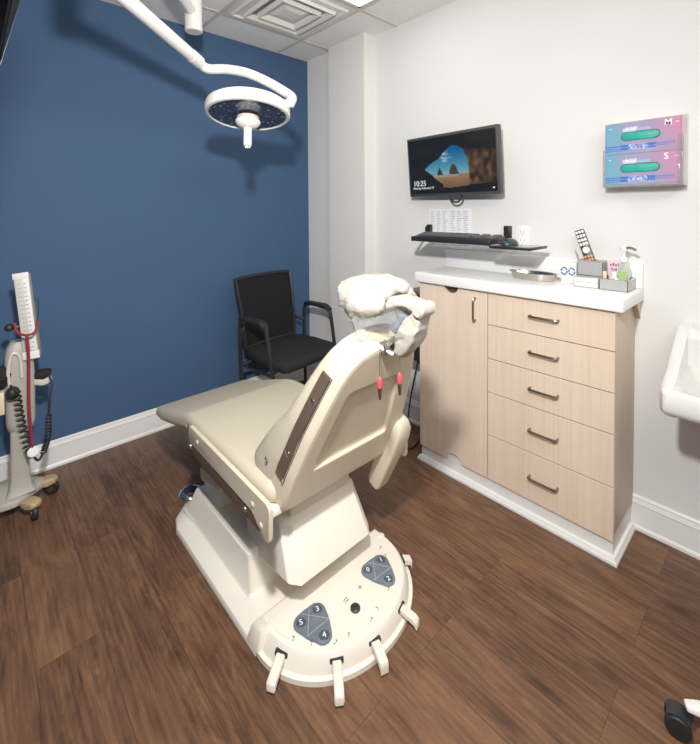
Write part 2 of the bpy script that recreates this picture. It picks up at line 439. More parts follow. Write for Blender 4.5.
# recessed ceiling light edging into the frame
def troffer(x0, x1, y0, y1, label):
    t = thing('ceiling_light', label, 'light', ((x0+x1)/2, (y0+y1)/2, ZC-.004))
    b = B(); box(b, x0+.045, x1-.03, y0+.045, y1-.03, ZC-.011, ZC-.006); obj('diffuser', b, M['diffuser'], t)
    b = B()
    for q in ((x0+.014, x1-.014, y0+.014, y0+.05), (x0+.014, x1-.014, y1-.032, y1-.014), (x0+.014, x0+.05, y0+.014, y1-.014), (x1-.032, x1-.014, y0+.014, y1-.014)):
        box(b, q[0], q[1], q[2], q[3], ZC-.012, ZC-.002)
    obj('frame', b, M['ventwhite'], t); return t
troffer(1.172, 1.763, 1.222, 1.808, 'bright square ceiling light beside the air vent')

# ------------------------------------------------------------------ exam chair
CX = .93
ch = thing('exam_chair', 'beige power exam chair with its back reclined and plastic-wrapped headrest', 'exam chair', (CX, 1.4, 0))
# base plate with sloping skirt
out = [(.628, 1.13), (.628, 1.80), (.650, 1.87), (.71, 1.93), (.80, 1.96), (1.06, 1.96), (1.15, 1.93), (1.21, 1.87), (1.232, 1.80), (1.232, 1.13)]
ccx, ccy = .93, 1.5
def inset(poly, d, c=(ccx, ccy)):
    r = []
    for x, y in poly:
        r.append((x-math.copysign(min(d, abs(x-c[0])), x-c[0]), y-(d if y > 1.75 else 0)*(1 if y > c[1] else 0)))
    return r
b = B()
loft(b, [[(x, y, z) for x, y in pl] for pl, z in ((out, 0), (out, .014), (inset(out, .004), .022), (inset(out, .055), .048), (inset(out, .075), .050))])
obj('base_plate', b, M['base'], ch)
# console at the head end: low D-shaped box with foot controls
def dshape(s, ex, k=40):
    pts = []
    for i in range(k+1):
        a = PI+PI*i/k
        c, sn = math.cos(a), math.sin(a)
        e = .97
        pts.append((.940+s*.300*math.copysign(abs(c)**e, c)*1.0, 1.12+ex*.262*math.copysign(abs(sn)**e, sn)))
    return pts
def console_ring(dx, dy, yb, z):
    pts = dshape((.300+dx)/.300, (.262+dy)/.262)
    pts = [(.940-.300-dx, yb)] + pts + [(.940+.300+dx, yb)]
    return [(x, y, z) for x, y in pts]
b = B(); loft(b, [console_ring(.008, .004, 1.19, 0), console_ring(.008, .004, 1.19, .016), console_ring(-.004, -.008, 1.19, .020), console_ring(-.020, -.016, 1.18, .058), console_ring(-.028, -.024, 1.17, .068), console_ring(-.04, -.036, 1.16, .071)])
obj('foot_console', b, M['base'], ch)
b = B(); loft(b, [console_ring(-.042, -.040, 1.145, .070), console_ring(-.043, -.041, 1.144, .0735), console_ring(-.046, -.044, 1.142, .0742)])
plate = obj('control_plate', b, M['base'], ch)
for sx in (-1, 1):
    b = B(); hexa(b, [(CX+sx*.305, 1.115, .012), (CX+sx*.245, 1.115, .012), (CX+sx*.245, 1.19, .012), (CX+sx*.305, 1.19, .012), (CX+sx*.286, 1.12, .08), (CX+sx*.25, 1.12, .08), (CX+sx*.25, 1.185, .055), (CX+sx*.282, 1.185, .055)], .008, 2)
    obj('console_shoulder', b, M['base'], ch)
# five foot paddles
for (rx, ry), (tx, ty) in (((.690, 1.055), (.618, 1.012)), ((.780, .915), (.738, .856)), ((.905, .885), (.885, .826)), ((1.040, .910), (1.056, .842)), ((1.165, 1.030), (1.215, 1.003))):
    d = Vector((tx-rx, ty-ry, 0)).normalized(); sd = Vector((-d.y, d.x, 0))
    b = B(); h = .014
    prof = [(-.02, .040, .054), (.035, .038, .056), (.075, .026, .046), ((Vector((tx, ty))-Vector((rx, ry))).length+.016, .012, .036)]
    rings = []
    for s, z0, z1 in prof:
        p = Vector((rx, ry, 0))+d*s
        rings.append([p-sd*h+Vector((0, 0, z0)), p+sd*h+Vector((0, 0, z0)), p+sd*h+Vector((0, 0, z1)), p-sd*h+Vector((0, 0, z1))])
    loft(b, rings); _bev(b, b.edges[:], .003, 1)
    pd = obj('foot_paddle', b, M['paddle'], ch)
    b = B(); ts = next((q_/500 for q_ in range(-30, 60) if (((rx+d.x*q_/500-.94)/.288)**2+((ry+d.y*q_/500-1.12)/.250)**2) >= 1), 0)
    obox(b, Vector((rx, ry, .050))+d*(ts-.005), d, sd, (0, 0, 1), .008, .021, .0065, .002); obj('paddle_slot', b, M['dark'], pd)
# triangular control pads with numbered buttons
ZP = .0742
Fh = Vector((.35, .93, 0)).normalized(); Rh = Vector((.93, -.35, 0)).normalized()
def tripad(V3, digits):
    c = Vector((sum(v[0] for v in V3)/3, sum(v[1] for v in V3)/3, 0))
    V3 = [tuple((Vector((v[0], v[1], 0))-c)*1.10+c)[:2] for v in V3]
    poly = []
    for i in range(3):
        q = c+(Vector((V3[i][0], V3[i][1], 0))-c)*.62; qn = c+(Vector((V3[(i+1) % 3][0], V3[(i+1) % 3][1], 0))-c)*.62; qp = c+(Vector((V3[i-1][0], V3[i-1][1], 0))-c)*.62
        sg = 1 if (qn-q).cross(qp-q).z > 0 else -1
        n0 = Vector(((q-qp).y, -(q-qp).x, 0)).normalized()*sg; n1 = Vector(((qn-q).y, -(qn-q).x, 0)).normalized()*sg
        for k in range(9):
            nv = n0.lerp(n1, k/8).normalized(); poly.append(tuple(q+nv*.027)[:2])
        md_ = (q+qn)/2+n1*.0305; poly.append(tuple(md_)[:2])
    b = B(); prism(b, poly, lambda a, d, z: (a, d, z), ZP-.002, ZP+.008, .003)
    p = obj('control_pad', b, M['pad'], ch)
    for v, s in zip(V3, digits):
        q = c+(Vector((v[0], v[1], 0))-c)*.66
        b = B(); cyl(b, (q.x, q.y, ZP+.006), (q.x, q.y, ZP+.0095), .0165, 20, .0015); bt = obj('button', b, M['button'], p)
        text('button_digit', s, Vector((q.x, q.y, ZP+.0098))-Fh*.0085, Rh, Fh, .025, M['inkwhite'], bt, .0003, 'CENTER')
        # groove cutting off each corner
        d = (Vector((v[0], v[1], 0))-c).normalized(); q2 = c+(Vector((v[0], v[1], 0))-c)*.28; sd = Vector((-d.y, d.x, 0))
        b = B(); obox(b, (q2.x, q2.y, ZP+.0081), d, sd, (0, 0, 1), .0010, .044, .0006); obj('groove', b, M['wire'], p)
    b = B(); lathe(b, [(.018, ZP+.007), (.017, ZP+.0088), (.006, ZP+.0092)], (c.x, c.y, 0)); obj('centre_disc', b, M['pad'], p)
tripad([(.828, 1.062), (.737, 1.063), (.778, .952)], '354')
tripad([(1.121, 1.048), (1.030, 1.052), (1.068, .948)], '102'[0:1]+'02')
b = B(); lathe(b, [(.0165, ZP-.001), (.0165, ZP+.006), (.013, ZP+.009), (.004, ZP+.010)], (.912, .972, 0)); obj('console_knob', b, M['dark'], ch)
b = B(); lathe(b, [(.007, ZP-.001), (.006, ZP+.0015)], (.978, 1.018, 0)); obj('console_screw', b, M['tan'], ch)
# printed marks along the console edge
for (x, y, a) in ((.706, 1.035, .5), (.738, .985, .7), (.795, .938, 0), (.838, .926, .4), (.925, .912, .2), (.965, .922, .9), (1.045, .945, .3), (1.078, .968, 1.1), (1.140, 1.045, .6), (1.152, 1.085, .2)):
    b = B(); d = Vector((math.cos(a), math.sin(a), 0)); s = Vector((-d.y, d.x, 0)); q = Vector((x, y, 0))
    prism(b, [tuple(q+d*i+s*j)[:2] for i, j in ((-.007, -.001), (.005, -.001), (.005, .005), (.0075, .005), (.0075, -.0025), (-.007, -.0025))], lambda a_, b_, z_: (a_, b_, z_), ZP-.0002, ZP+.0005)
    obj('printed_mark', b, M['ink'], plate)
b = B()
for k in range(4): obox(b, (.906+.009*(k % 2), 1.012+.008*(k//2), ZP+.0003), (1, .4, 0), (-.4, 1, 0), (0, 0, 1), .004, .0012, .0005)
obj('printed_icon', b, M['ink'], plate)
# pedestal housing
b = B()
loft(b, [[(.682, 1.258, .046), (1.17, 1.258, .046), (1.17, 1.87, .046), (.682, 1.87, .046)], [(.690, 1.270, .058), (1.16, 1.270, .058), (1.16, 1.85, .058), (.690, 1.85, .058)],
         [(.696, 1.288, .182), (1.157, 1.288, .182), (1.157, 1.765, .182), (.696, 1.765, .182)], [(.706, 1.298, .192), (1.142, 1.298, .192), (1.142, 1.75, .192), (.706, 1.75, .192)]])
_bev(b, [e for e in b.edges if abs((e.verts[0].co-e.verts[1].co).normalized().z) > .5], .014, 3)
obj('pedestal', b, M['base'], ch)
b = B(); hexa(b, [(.712, 1.55, .17), (1.148, 1.55, .17), (1.148, 1.75, .17), (.712, 1.75, .17), (.735, 1.585, .238), (1.125, 1.585, .238), (1.125, 1.73, .238), (.735, 1.73, .238)], .014, 3)
obj('pedestal_cap', b, M['base'], ch)
b = B(); lathe(b, [(.006, 0), (.005, .003)], (.80, 1.278, .10), (0, -1, .2), 12); obj('pedestal_screw', b, M['nickel'], ch)
# sloping lift cover in front of the pedestal
b = B()
def lc(xl, xr, yn, zn, yf, zf, c=.040):
    return [(xl-.034, yn+c, zn+.004), (xl, yn, zn), (xr, yn, zn), (xr+.034, yn+c, zn+.004), (xr+.034, yf, zf), (xl-.034, yf, zf)]
loft(b, [lc(.772, 1.060, 1.088, .176, 1.30, .150), lc(.765, 1.070, 1.062, .186, 1.36, .160), lc(.786, 1.062, 1.142, .322, 1.42, .330), lc(.800, 1.050, 1.165, .336, 1.42, .345)])
_bev(b, [e for e in b.edges if e.calc_length() > .08], .010, 3)
obj('lift_cover', b, M['base'], ch)
b = B(); hexa(b, [(.80, 1.17, .27), (1.06, 1.17, .27), (1.06, 1.50, .20), (.80, 1.50, .20), (.78, 1.16, .47), (1.08, 1.16, .47), (1.08, 1.52, .47), (.78, 1.52, .47)], .012)
obj('lift_arm', b, M['base'], ch)
# seat pan, cushion, leg rest
b = B(); box(b, .640, 1.215, 1.07, 1.62, .455, .482, .006); obj('seat_pan', b, M['base'], ch)
b = B()
def seat_ring(y, z0, z1, w, r=.03, n=6):
    pts = rrect(w, z1-z0, min(r, (z1-z0)*.49), n, CX-.006, (z0+z1)/2)
    return [(x, y+0*z, z) for x, z in pts]
rings = []
for y, z0, z1, w in ((1.075, .500, .520, .46), (1.085, .485, .536, .51), (1.11, .480, .548, .540), (1.30, .478, .551, .552), (1.55, .478, .550, .552), (1.70, .480, .546, .548), (1.735, .482, .541, .546)):
    rings.append(seat_ring(y, z0, z1, w))
loft(b, rings); obj('seat_cushion', b, M['vinyl'], ch, 50)
b = B(); rings = []
for y, z0, z1, w in ((1.735, .470, .5405, .546), (1.745, .466, .538, .546), (1.765, .458, .532, .546), (1.90, .420, .490, .544), (2.08, .373, .434, .534), (2.165, .360, .412, .516), (2.195, .364, .400, .49), (2.205, .374, .390, .45)):
    rings.append(seat_ring(y, z0, z1, w))
loft(b, rings); obj('leg_rest', b, M['vinyl'], ch, 50)
# side rails, brown trims, bolts (both sides)
for sx in (-1, 1):
    xo = CX+sx*.312
    def fx(a, z, c): return (xo+sx*c, a, z)
    poly = round_poly([(1.022, .425), (1.080, .441), (1.105, .478), (1.612, .492), (1.612, .556), (1.018, .541)], .018, 4)
    b = B(); prism(b, poly, fx, -.012, .002, .003); rail = obj('side_rail', b, M['shell'], ch)
    poly = [(1.085, .430), (1.635, .440), (1.635, .495), (1.105, .482)]
    b = B(); prism(b, poly, fx, -.020, -.002, .002); tr = obj('rail_trim', b, M['brown'], ch)
    for y, z, mm, par in ((1.53, .52, 'shell', rail), (1.115, .50, 'shell', rail), (1.60, .475, 'chrome', tr), (1.165, .458, 'chrome', tr), (1.065, .462, 'shell', rail)):
        b = B(); lathe(b, [(.010, 0), (.009, .004), (.003, .006)], (xo, y, z), (sx, 0, 0), 14); obj('bolt', b, M[mm], par)
b = B(); hexa(b, [(.655, 1.43, .352), (.70, 1.43, .352), (.70, 1.60, .322), (.655, 1.60, .322), (.655, 1.44, .385), (.70, 1.44, .385), (.70, 1.61, .372), (.655, 1.61, .372)], .008)
obj('release_handle', b, M['shell'], ch)
b = B(); box(b, .69, .80, 1.48, 1.54, .34, .46, .004); obj('handle_bracket', b, M['base'], ch)

# reclined back (frame: x across, u up the back, n towards the sitter)
ANG = math.radians(23); SN, CS = math.sin(ANG), math.cos(ANG)
P0 = Vector((CX, 1.051, .464)); XU = Vector((1, 0, 0)); UU = Vector((0, -SN, CS)); NN = Vector((0, CS, SN))
def bk(x, u, n): return P0+XU*x+UU*u+NN*n
half = [(0, 0), (.20, 0), (.247, .001), (.252, .06), (.248, .14), (.226, .28), (.196, .40), (.172, .478), (.148, .525), (.112, .556), (.06, .572), (0, .577)]
outline = half + [(-x, u) for x, u in half[-2:0:-1]]
def polar(poly, c, n=128):
    res = []
    for k in range(n):
        a = 2*PI*k/n; d = (math.cos(a), math.sin(a)); best = 0
        for i in range(len(poly)):
            p, q = poly[i], poly[(i+1) % len(poly)]
            ex, ey = q[0]-p[0], q[1]-p[1]; den = d[0]*ey-d[1]*ex
            if abs(den) < 1e-9: continue
            t = ((p[0]-c[0])*ey-(p[1]-c[1])*ex)/den; s = ((p[0]-c[0])*d[1]-(p[1]-c[1])*d[0])/den
            if -1e-6 <= s <= 1+1e-6 and t > best: best = t
        res.append((a, best))
    return res
BC = (0, .30)
op = polar(round_poly(outline, .012, 3), BC, 192)
def ring(pp, d, n, warp=None):
    r = []
    for a, t in pp:
        x = BC[0]+(t-d)*math.cos(a); u = BC[1]+(t-d)*math.sin(a)
        r.append(bk(x, u, n(x, u) if callable(n) else n))
    return r
trap = polar(round_poly([(-.178, .142), (.165, .142), (.112, .425), (-.120, .425)], .025, 6), BC, 192)
b = B()
bulge = lambda base: (lambda x, u: base)
loft(b, [ring(op, .0, .078), ring(op, .0, .022), ring(op, .003, .010), ring(op, .010, .0025), ring(op, .018, .0004), ring(op, .022, 0), ring(op, .026, 0), ring(trap, -.008, 0), ring(trap, -.003, 0), ring(trap, .0, .0015), ring(trap, .004, .011), ring(trap, .010, .014), ring(trap, .016, .014), ring(trap, .03, .014)], True, True)
obj('back_shell', b, M['shell'], ch, 32)
b = B()
bol = lambda base, k: (lambda x, u: .078+(base-.078)*(1-.70*min(1, max(0, (u-.20)/.34)))+k*max(0, 1-max(0, u-.05)/.22)*min(1, (abs(x)/.22)**2))
loft(b, [ring(op, .004, .078), ring(op, -.002, bol(.100, 0)), ring(op, .000, bol(.125, .05)), ring(op, .012, bol(.145, .06)), ring(op, .035, bol(.158, .05)), ring(op, .09, bol(.160, 0))], True, True)
obj('back_cushion', b, M['vinyl'], ch, 60)
# brown strips down both edges of the back
def halfw(u):
    for (x0, u0), (x1, u1) in zip(half[1:], half[2:]):
        if u0 <= u <= u1: return x0+(x1-x0)*(u-u0)/(u1-u0)
    return 0
for sx in (-1, 1):
    b = B(); R = []
    for k in range(13):
        u = .108+(.472-.108)*k/12; w = halfw(u)
        R.append([bk(sx*(w-.012), u, .030), bk(sx*(w+.006), u, .030), bk(sx*(w+.006), u, .074), bk(sx*(w-.012), u, .074)])
    loft(b, R); tr = obj('back_trim', b, M['brown'], ch)
    for u in (.20, .385):
        b = B(); lathe(b, [(.009, 0), (.009, .004), (.003, .006)], bk(sx*(halfw(u)+.005), u, .054), (sx, 0, 0), 14); obj('bolt', b, M['chrome'], tr)
    b = B(); R = []
    for k in range(13):
        u = .108+(.472-.108)*k/12; w = halfw(u)
        R.append([bk(sx*(w+.004), u, .030), bk(sx*(w+.008), u, .030), bk(sx*(w+.008), u, .034), bk(sx*(w+.004), u, .034)])
    loft(b, R); obj('trim_edge', b, M['chrome'], tr)
b = B(); lathe(b, [(.006, 0), (.006, .004), (.002, .006)], bk(-.262, .12, .12), (-1, 0, .1), 12); obj('cushion_button', b, M['chrome'], ch)
# folded arm hanging down the right edge of the back
b = B(); R = []
for u, w, n0, n1 in ((.172, .012, .000, .020), (.165, .027, -.018, .032), (.14, .036, -.034, .038), (.10, .038, -.040, .042), (.0, .036, -.038, .038), (-.145, .031, -.030, .032), (-.165, .026, -.024, .026)):
    R.append([bk(.238+a, u, c) for a, c in rrect(2*w, n1-n0, min(.012, (n1-n0)*.4), 3, 0, (n0+n1)/2)])
loft(b, R); obj('armrest', b, M['shell'], ch, 50)
# headrest: two links, knuckle, wrapped pad, plastic cover
A = Vector((CX+.018, .802, .965)); K = Vector((CX+.004, .705, 1.118)); Pd = Vector((CX+.0, .82, 1.122))
def crumple(bm, amp, fr, seed=0):
    for v in bm.verts:
        q = v.co*fr+Vector((seed, seed*2.3, 0)); v.co += noise.noise_vector(q)*amp
b = B(); R = []; d = (K-A).normalized(); nn = Vector((0, d.z, -d.y))
N = 14
for i in range(N+1):
    s = i/N; p = A.lerp(K, s)
    w = .025+.007*math.sin(PI*s)-.004*s; h = .016+.016*math.sin(PI*min(1, s*1.1))
    R.append([p+XU*a+nn*c for a, c in rrect(2*w, 2*h, .008, 3)])
loft(b, R); bmesh.ops.subdivide_edges(b, edges=[e for e in b.edges if e.calc_length() > .02], cuts=2, use_grid_fill=True); crumple(b, .006, 42)
obj('headrest_link', b, M['pad_white'], ch, 60)
b = B(); cyl(b, K-XU*.033, K+XU*.033, .021, 18, .006); crumple(b, .004, 60); obj('headrest_knuckle', b, M['pad_white'], ch)
b = B(); cyl(b, A-XU*.045+Vector((0, .03, .01)), A+XU*.045+Vector((0, .03, .01)), .014, 14, .003); box(b, CX-.035, CX+.03, .82, .89, .962, 1.0, .006); obj('headrest_clamp', b, M['steel'], ch)
b = B(); tube(b, [(CX-.075, .87, 1.0), (CX-.06, .845, 1.0), (CX-.005, .815, .965)], .006, 8, smooth=5); obj('clamp_lever', b, M['white'], ch)
b = B(); R = []
for i in range(9):
    s = i/8; p = K.lerp(Pd, s)+Vector((0, 0, .012*math.sin(PI*s))); w = .024+.012*s; h = .018-.004*math.sin(PI*s)
    R.append([p+XU*a+Vector((0, 0, 1))*c for a, c in rrect(2*w, 2*h, .008, 3)])
loft(b, R); bmesh.ops.subdivide_edges(b, edges=[e for e in b.edges if e.calc_length() > .02], cuts=2, use_grid_fill=True); crumple(b, .005, 40, 3)
obj('headrest_link', b, M['pad_white'], ch, 60)
HC = Vector((CX+.012, .900, 1.122))
b = B(); R = []
NA = 40
for i in range(NA+1):
    g = math.radians(-32+244*i/NA); end = min(1, .25+4.2*min(i, NA-i)/NA); sx_ = -.080*math.cos(g); sz_ = .058*math.sin(g)-.018
    q = HC+Vector((sx_, 0, sz_)); nrm = Vector((-math.cos(g), 0, math.sin(g)))
    R.append([q+Vector((0, 1, 0))*(.098*end**.5*math.cos(w_))+nrm*(.034*end**.5*math.sin(w_)) for w_ in [2*PI*k_/32 for k_ in range(32)]])
loft(b, R)
b2 = bmesh.ops.create_icosphere(b, subdivisions=4, radius=1, matrix=Matrix.Translation(HC+Vector((0, .01, -.012))) @ Matrix.Diagonal((.070, .080, .045, 1)))
crumple(b, .010, 20, 1); crumple(b, .008, 55, 5); crumple(b, .004, 120, 9)
obj('headrest_pad', b, M['pad_white'], ch, 180)
b = B(); tube(b, [HC+Vector((-.100*math.cos(a), -.05+.03*math.sin(a), -.020+.078*math.sin(a))) for a in [PI*k/16 for k in range(17)]], .012, 8, smooth=0, flat=.6); crumple(b, .004, 30); obj('pad_seam', b, M['pad_white'], ch, 180)
b = B(); bmesh.ops.create_icosphere(b, subdivisions=5, radius=1)
for v in b.verts:
    x, y, z = v.co
    zz = z*.088
    k = 1-.25*max(0, -z)
    v.co = Vector((CX+.006, .870, 1.058))+Vector((x*.088*k, y*.108*k, zz))
crumple(b, .022, 14, 2); crumple(b, .012, 30, 8)
obj('plastic_cover', b, M['tpl'], ch, 25, label='clear crumpled plastic bag')
b = B(); obox(b, (CX+.03, .80, 1.06), (1, 0, 0), (0, -.5, .8), (0, .8, .5), .036, .034, .012, .004); obox(b, (CX+.03, .785, 1.068), (1, 0, 0), (0, -.5, .8), (0, .8, .5), .012, .03, .010, .003)
obj('headrest_plate', b, M['pad'], ch)
b = B(); tube(b, [(CX-.03+.06*k, .81, 1.0+.02*k) for k in (0, 1)]+[(CX+.05, .78, 1.04)], .006, 8); obj('headrest_rod', b, M['steel'], ch)

# bib clips hanging over the back (one chain, two clips)
bib = thing('bib_chain', 'beaded bib chain with two red clips hanging over the chair back', 'bib clip', (CX-.03, .83, .97))
for x, y in ((CX-.040, .840), (CX+.004, .800)):
    b = B(); zt = .972 if x < CX else .985
    for k in range(12): sph(b, (x, y-.004, zt-k*.0062), .0026, u=8, v=5)
    if x > CX: tube(b, [(x, y-.004, zt), (x-.004, y+.02, zt+.012), (x-.02, y+.04, zt+.02)], .0018, 6)
    else: tube(b, [(x, y-.004, zt), (x+.004, y+.02, zt+.010), (x+.02, y+.03, zt+.01)], .0018, 6)
    obj('chain', b, M['steel'], bib)
    z1 = zt-.074
    b = B(); lathe(b, [(.003, 0), (.006, -.005), (.0078, -.014), (.007, -.028), (.005, -.034)], (x, y-.004, z1), (0, 0, 1), 12); cg = obj('clip_grip', b, M['clipred'], bib)
    b = B(); hexa(b, [(x-.003, y-.008, z1-.068), (x+.003, y-.008, z1-.068), (x+.003, y-.002, z1-.068), (x-.003, y-.002, z1-.068), (x-.006, y-.010, z1-.032), (x+.006, y-.010, z1-.032), (x+.006, y, z1-.032), (x-.006, y, z1-.032)], .0015); obj('clip_jaw', b, M['nickel'], cg)

# chrome foot switch on the floor beyond the base
fs = thing('foot_switch', 'round chrome foot switch on the floor beyond the exam chair base', 'foot switch', (.772, 2.01, 0))
b = B(); lathe(b, [(.052, 0), (.054, .008), (.048, .016), (.036, .020)], (.772, 2.01, 0), seg=32); obj('base', b, M['chrome'], fs)
b = B(); lathe(b, [(.034, .018), (.030, .025), (.01, .027)], (.772, 2.01, 0), seg=28); obj('pedal_cap', b, M['dark'], fs)

# ------------------------------------------------------------------ guest chair
gc = thing('guest_chair', 'black guest armchair with mesh back against the blue wall', 'chair', (1.60, 2.335, 0), math.radians(8))
b = B(); R = []
for y, z0, z1, w in ((-.235, .415, .440, .40), (-.222, .400, .458, .48), (-.18, .393, .468, .52), (0, .392, .474, .525), (.14, .402, .474, .48), (.20, .41, .468, .45), (.215, .42, .45, .40)):
    R.append([(x, y, z) for x, z in rrect(w, z1-z0, (z1-z0)*.45, 5, 0, (z0+z1)/2)])
loft(b, R); obj('seat', b, M['black'], gc, 50, local=True)
# back: curved mesh panel with rim
def bp(u, v):   # u -1..1, v 0..1
    w = .222+.026*v
    return Vector((u*w, .205+.075*v-.03*(1-u*u)*(-1)*.9-.012*math.sin(PI*v), .465+.462*v+.006*(1-u*u)*v))
b = B(); n1, n2 = 16, 14
vs = [[b.verts.new(bp(-.96+1.92*i/n1, .02+.96*j/n2)) for i in range(n1+1)] for j in range(n2+1)]
for j in range(n2):
    for i in range(n1): b.faces.new((vs[j][i], vs[j][i+1], vs[j+1][i+1], vs[j+1][i]))
r = bmesh.ops.solidify(b, geom=b.faces[:], thickness=.008)
bk_ = obj('backrest', b, M['mesh'], gc, local=True)
b = B(); path = [bp(-1+2*i/12, 0) for i in range(13)]+[bp(1, i/8) for i in range(1, 9)]+[bp(1-2*i/12, 1) for i in range(1, 13)]+[bp(-1, 1-i/8) for i in range(1, 8)]
tube(b, path, .013, 8, closed=True); obj('back_rim', b, M['blackmetal'], bk_, local=True)
for sx in (-1, 1):
    x = sx*.294
    b = B(); tube(b, [(x*.98, .150, .0), (x*.99, .165, .30), (x, .170, .62), (x, .150, .672), (x, .10, .690), (x, -.03, .685), (x, -.082, .672), (x, -.108, .62), (x*.985, -.160, .30), (x*.98, -.200, .0)], .0125, 10, smooth=4)
    obj('side_frame', b, M['blackmetal'], gc, local=True)
    b = B(); R = []
    for k in range(11):
        s = k/10; y = .15-.245*s; z = .700-.012*(s > .85)*(s-.85)*15-.01*(s < .1); w = .024+.006*math.sin(PI*s)
        R.append([(x+a, y, z+c) for a, c in rrect(2*w, .022, .009, 3)])
    loft(b, R); obj('armrest', b, M['rubber'], gc, local=True)
    b = B(); tube(b, [(x, .168, .56), (sx*.235, .215, .60), (sx*.222, .225, .66)], .012, 8, smooth=4); tube(b, [(sx*.29, -.15, .40), (sx*.20, -.12, .41)], .012, 8)
    tube(b, [(sx*.295, .165, .385), (sx*.20, .14, .40)], .012, 8); tube(b, [(sx*.293, .165, .385), (sx*.29, -.165, .385)], .010, 8); obj('frame_bracket', b, M['blackmetal'], gc, local=True)
    for y in (.150, -.200):
        b = B(); lathe(b, [(.016, 0), (.016, .016), (.012, .022)], (x*.98, y, 0), seg=12); obj('foot_glide', b, M['rubber'], gc, local=True)
b = B(); box(b, -.21, .21, -.15, .17, .385, .412, .01); obj('seat_pan', b, M['blackmetal'], gc, local=True)

# ------------------------------------------------------------------ cabinet
XF = 1.823; YR, YM, YLc = .465, .998, 1.405
cab = thing('base_cabinet', 'maple laminate cabinet with one door and five drawers against white wall', 'cabinet', (1.96, .935, 0))
b = B(); box(b, XF+.020, XW-.002, YR, YLc, .11, 1.0, .001); obj('carcass', b, M['carcass'], cab)
b = B(); box(b, XF+.0195, XF+.023, YR+.002, YLc-.002, .112, 1.0); obj('front_edge', b, M['gap'], cab)
zb = .088
G = .0022
b = B(); xx = XF
# door with finger notches at its top and bottom edges
def fd(y, z, x): return (x, y, z)
d0, d1 = YM+G, YLc
def notch(cy, z, up, r=.044, n=12):
    return [(cy+r*math.cos(PI*k/n)*1.0, z+up*r*.8*math.sin(PI*k/n)) for k in range(n+1)]
poly = [(d0, zb)]+[(y, z) for y, z in notch(1.185, zb, 1)[::-1]]+[(d1, zb), (d1, 1.0-G)]+[(y, z) for y, z in notch(1.205, 1.0-G, -1)]+[(d0, 1.0-G)]
prism(b, poly, fd, XF, XF+.019); door = obj('door', b, M['maple'], cab, 20)
def pull(parent, c, along, L):
    b = B(); a = Vector(along); o = Vector((-1, 0, 0)); c = Vector(c)
    tube(b, [c-a*L/2, c-a*L/2+o*.018, c-a*(L/2-.012)+o*.026, c+a*(L/2-.012)+o*.026, c+a*L/2+o*.018, c+a*L/2], .0045, 8, smooth=4, flat=1.2)
    return obj('handle', b, M['nickel'], parent)
pull(door, (XF, 1.062, .905), (0, 0, 1), .108)
zs = [zb, .304, .514, .678, .841, 1.0-G+.001]
for z0, z1 in zip(zs, zs[1:]):
    b = B(); box(b, XF, XF+.019, YR, YM-G, z0+G*(z0 != zb), z1-G, .0008, 1); dr = obj('drawer', b, M['maple'], cab)
    pull(dr, (XF, .7315, (z0+z1)/2+.005), (0, 1, 0), .118)
# plinth with base moulding
b = B(); box(b, XF+.012, XW-.002, YR+.004, YLc-.004, 0, .112); obj('toe_kick', b, M['trim'], cab)
prof = [(0, 0), (.019, 0), (.019, .010), (.012, .020), (.010, .026), (0, .028)]
b = B()
def pr(p, n): return [Vector(p)+Vector(n)*a+Vector((0, 0, z)) for a, z in prof]
loft(b, [pr((XF+.012, YLc-.004, 0), (-1, 1, 0)), pr((XF+.012, YR+.004, 0), (-1, -1, 0)), pr((XW-.022, YR+.004, 0), (0, -1, 0))]); obj('base_moulding', b, M['trim'], cab, 25)
# countertop with backsplash
ct = thing('countertop', 'white countertop with short backsplash lying on the maple cabinet', 'countertop', (1.96, .93, 1.001))
b = B(); box(b, 1.800, XW-.001, .434, 1.424, 1.0015, 1.054, .006, 3); obj('slab', b, M['counter'], ct)
b = B(); box(b, XW-.020, XW-.001, .436, 1.424, 1.0545, 1.158, .003); obj('backsplash', b, M['counter'], ct)
b = B(); prism(b, [(2.118, 1.0), (2.118, .92), (2.05, 1.0)], lambda x, z, y: (x, y, z), .445, .464); obj('bracket', b, M['carcass'], ct)

# ------------------------------------------------------------------ things on the counter
ZT = 1.0543
tr = thing('steel_tray', 'shallow stainless steel tray on the white countertop', 'tray', (1.98, .86, ZT))
b = B()
def kid(s, z):
    pts = []
    for k in range(40):
        a = 2*PI*k/40; y = math.cos(a)*.112*s; x = math.sin(a)*.056*s
        pts.append((2.010+x, .862+y, z))
    return pts
loft(b, [kid(.80, ZT), kid(.86, ZT+.003), kid(.98, ZT+.033), kid(1.05, ZT+.035), kid(1.05, ZT+.0365), kid(.97, ZT+.034), kid(.84, ZT+.005), kid(.78, ZT+.003)]); obj('pan', b, M['steel'], tr)
# silver mesh desk organizer: pen cup, drawer, open tray
og = thing('desk_organizer', 'silver mesh desk organizer holding remote and bottles on counter', 'organizer', (2.03, .565, ZT))
def tray_box(bm, x0, x1, y0, y1, z0, z1, t=.002):
    box(bm, x0, x1, y0, y1, z0, z0+t)
    for q in ((x0, x0+t, y0, y1), (x1-t, x1, y0, y1), (x0, x1, y0, y0+t), (x0, x1, y1-t, y1)): box(bm, q[0], q[1], q[2], q[3], z0, z1)
b = B(); tray_box(b, 2.02, 2.085, .565, .665, ZT+.045, ZT+.110); obj('pen_cup', b, M['wire'], og)
b = B(); box(b, 1.965, 2.085, .565, .665, ZT, ZT+.044, .003); dw = obj('drawer_case', b, M['wire'], og)
b = B(); box(b, 1.961, 1.966, .569, .661, ZT+.004, ZT+.022, .001); box(b, 1.961, 1.966, .569, .661, ZT+.025, ZT+.041, .001); obj('drawer_front', b, M['white'], dw)
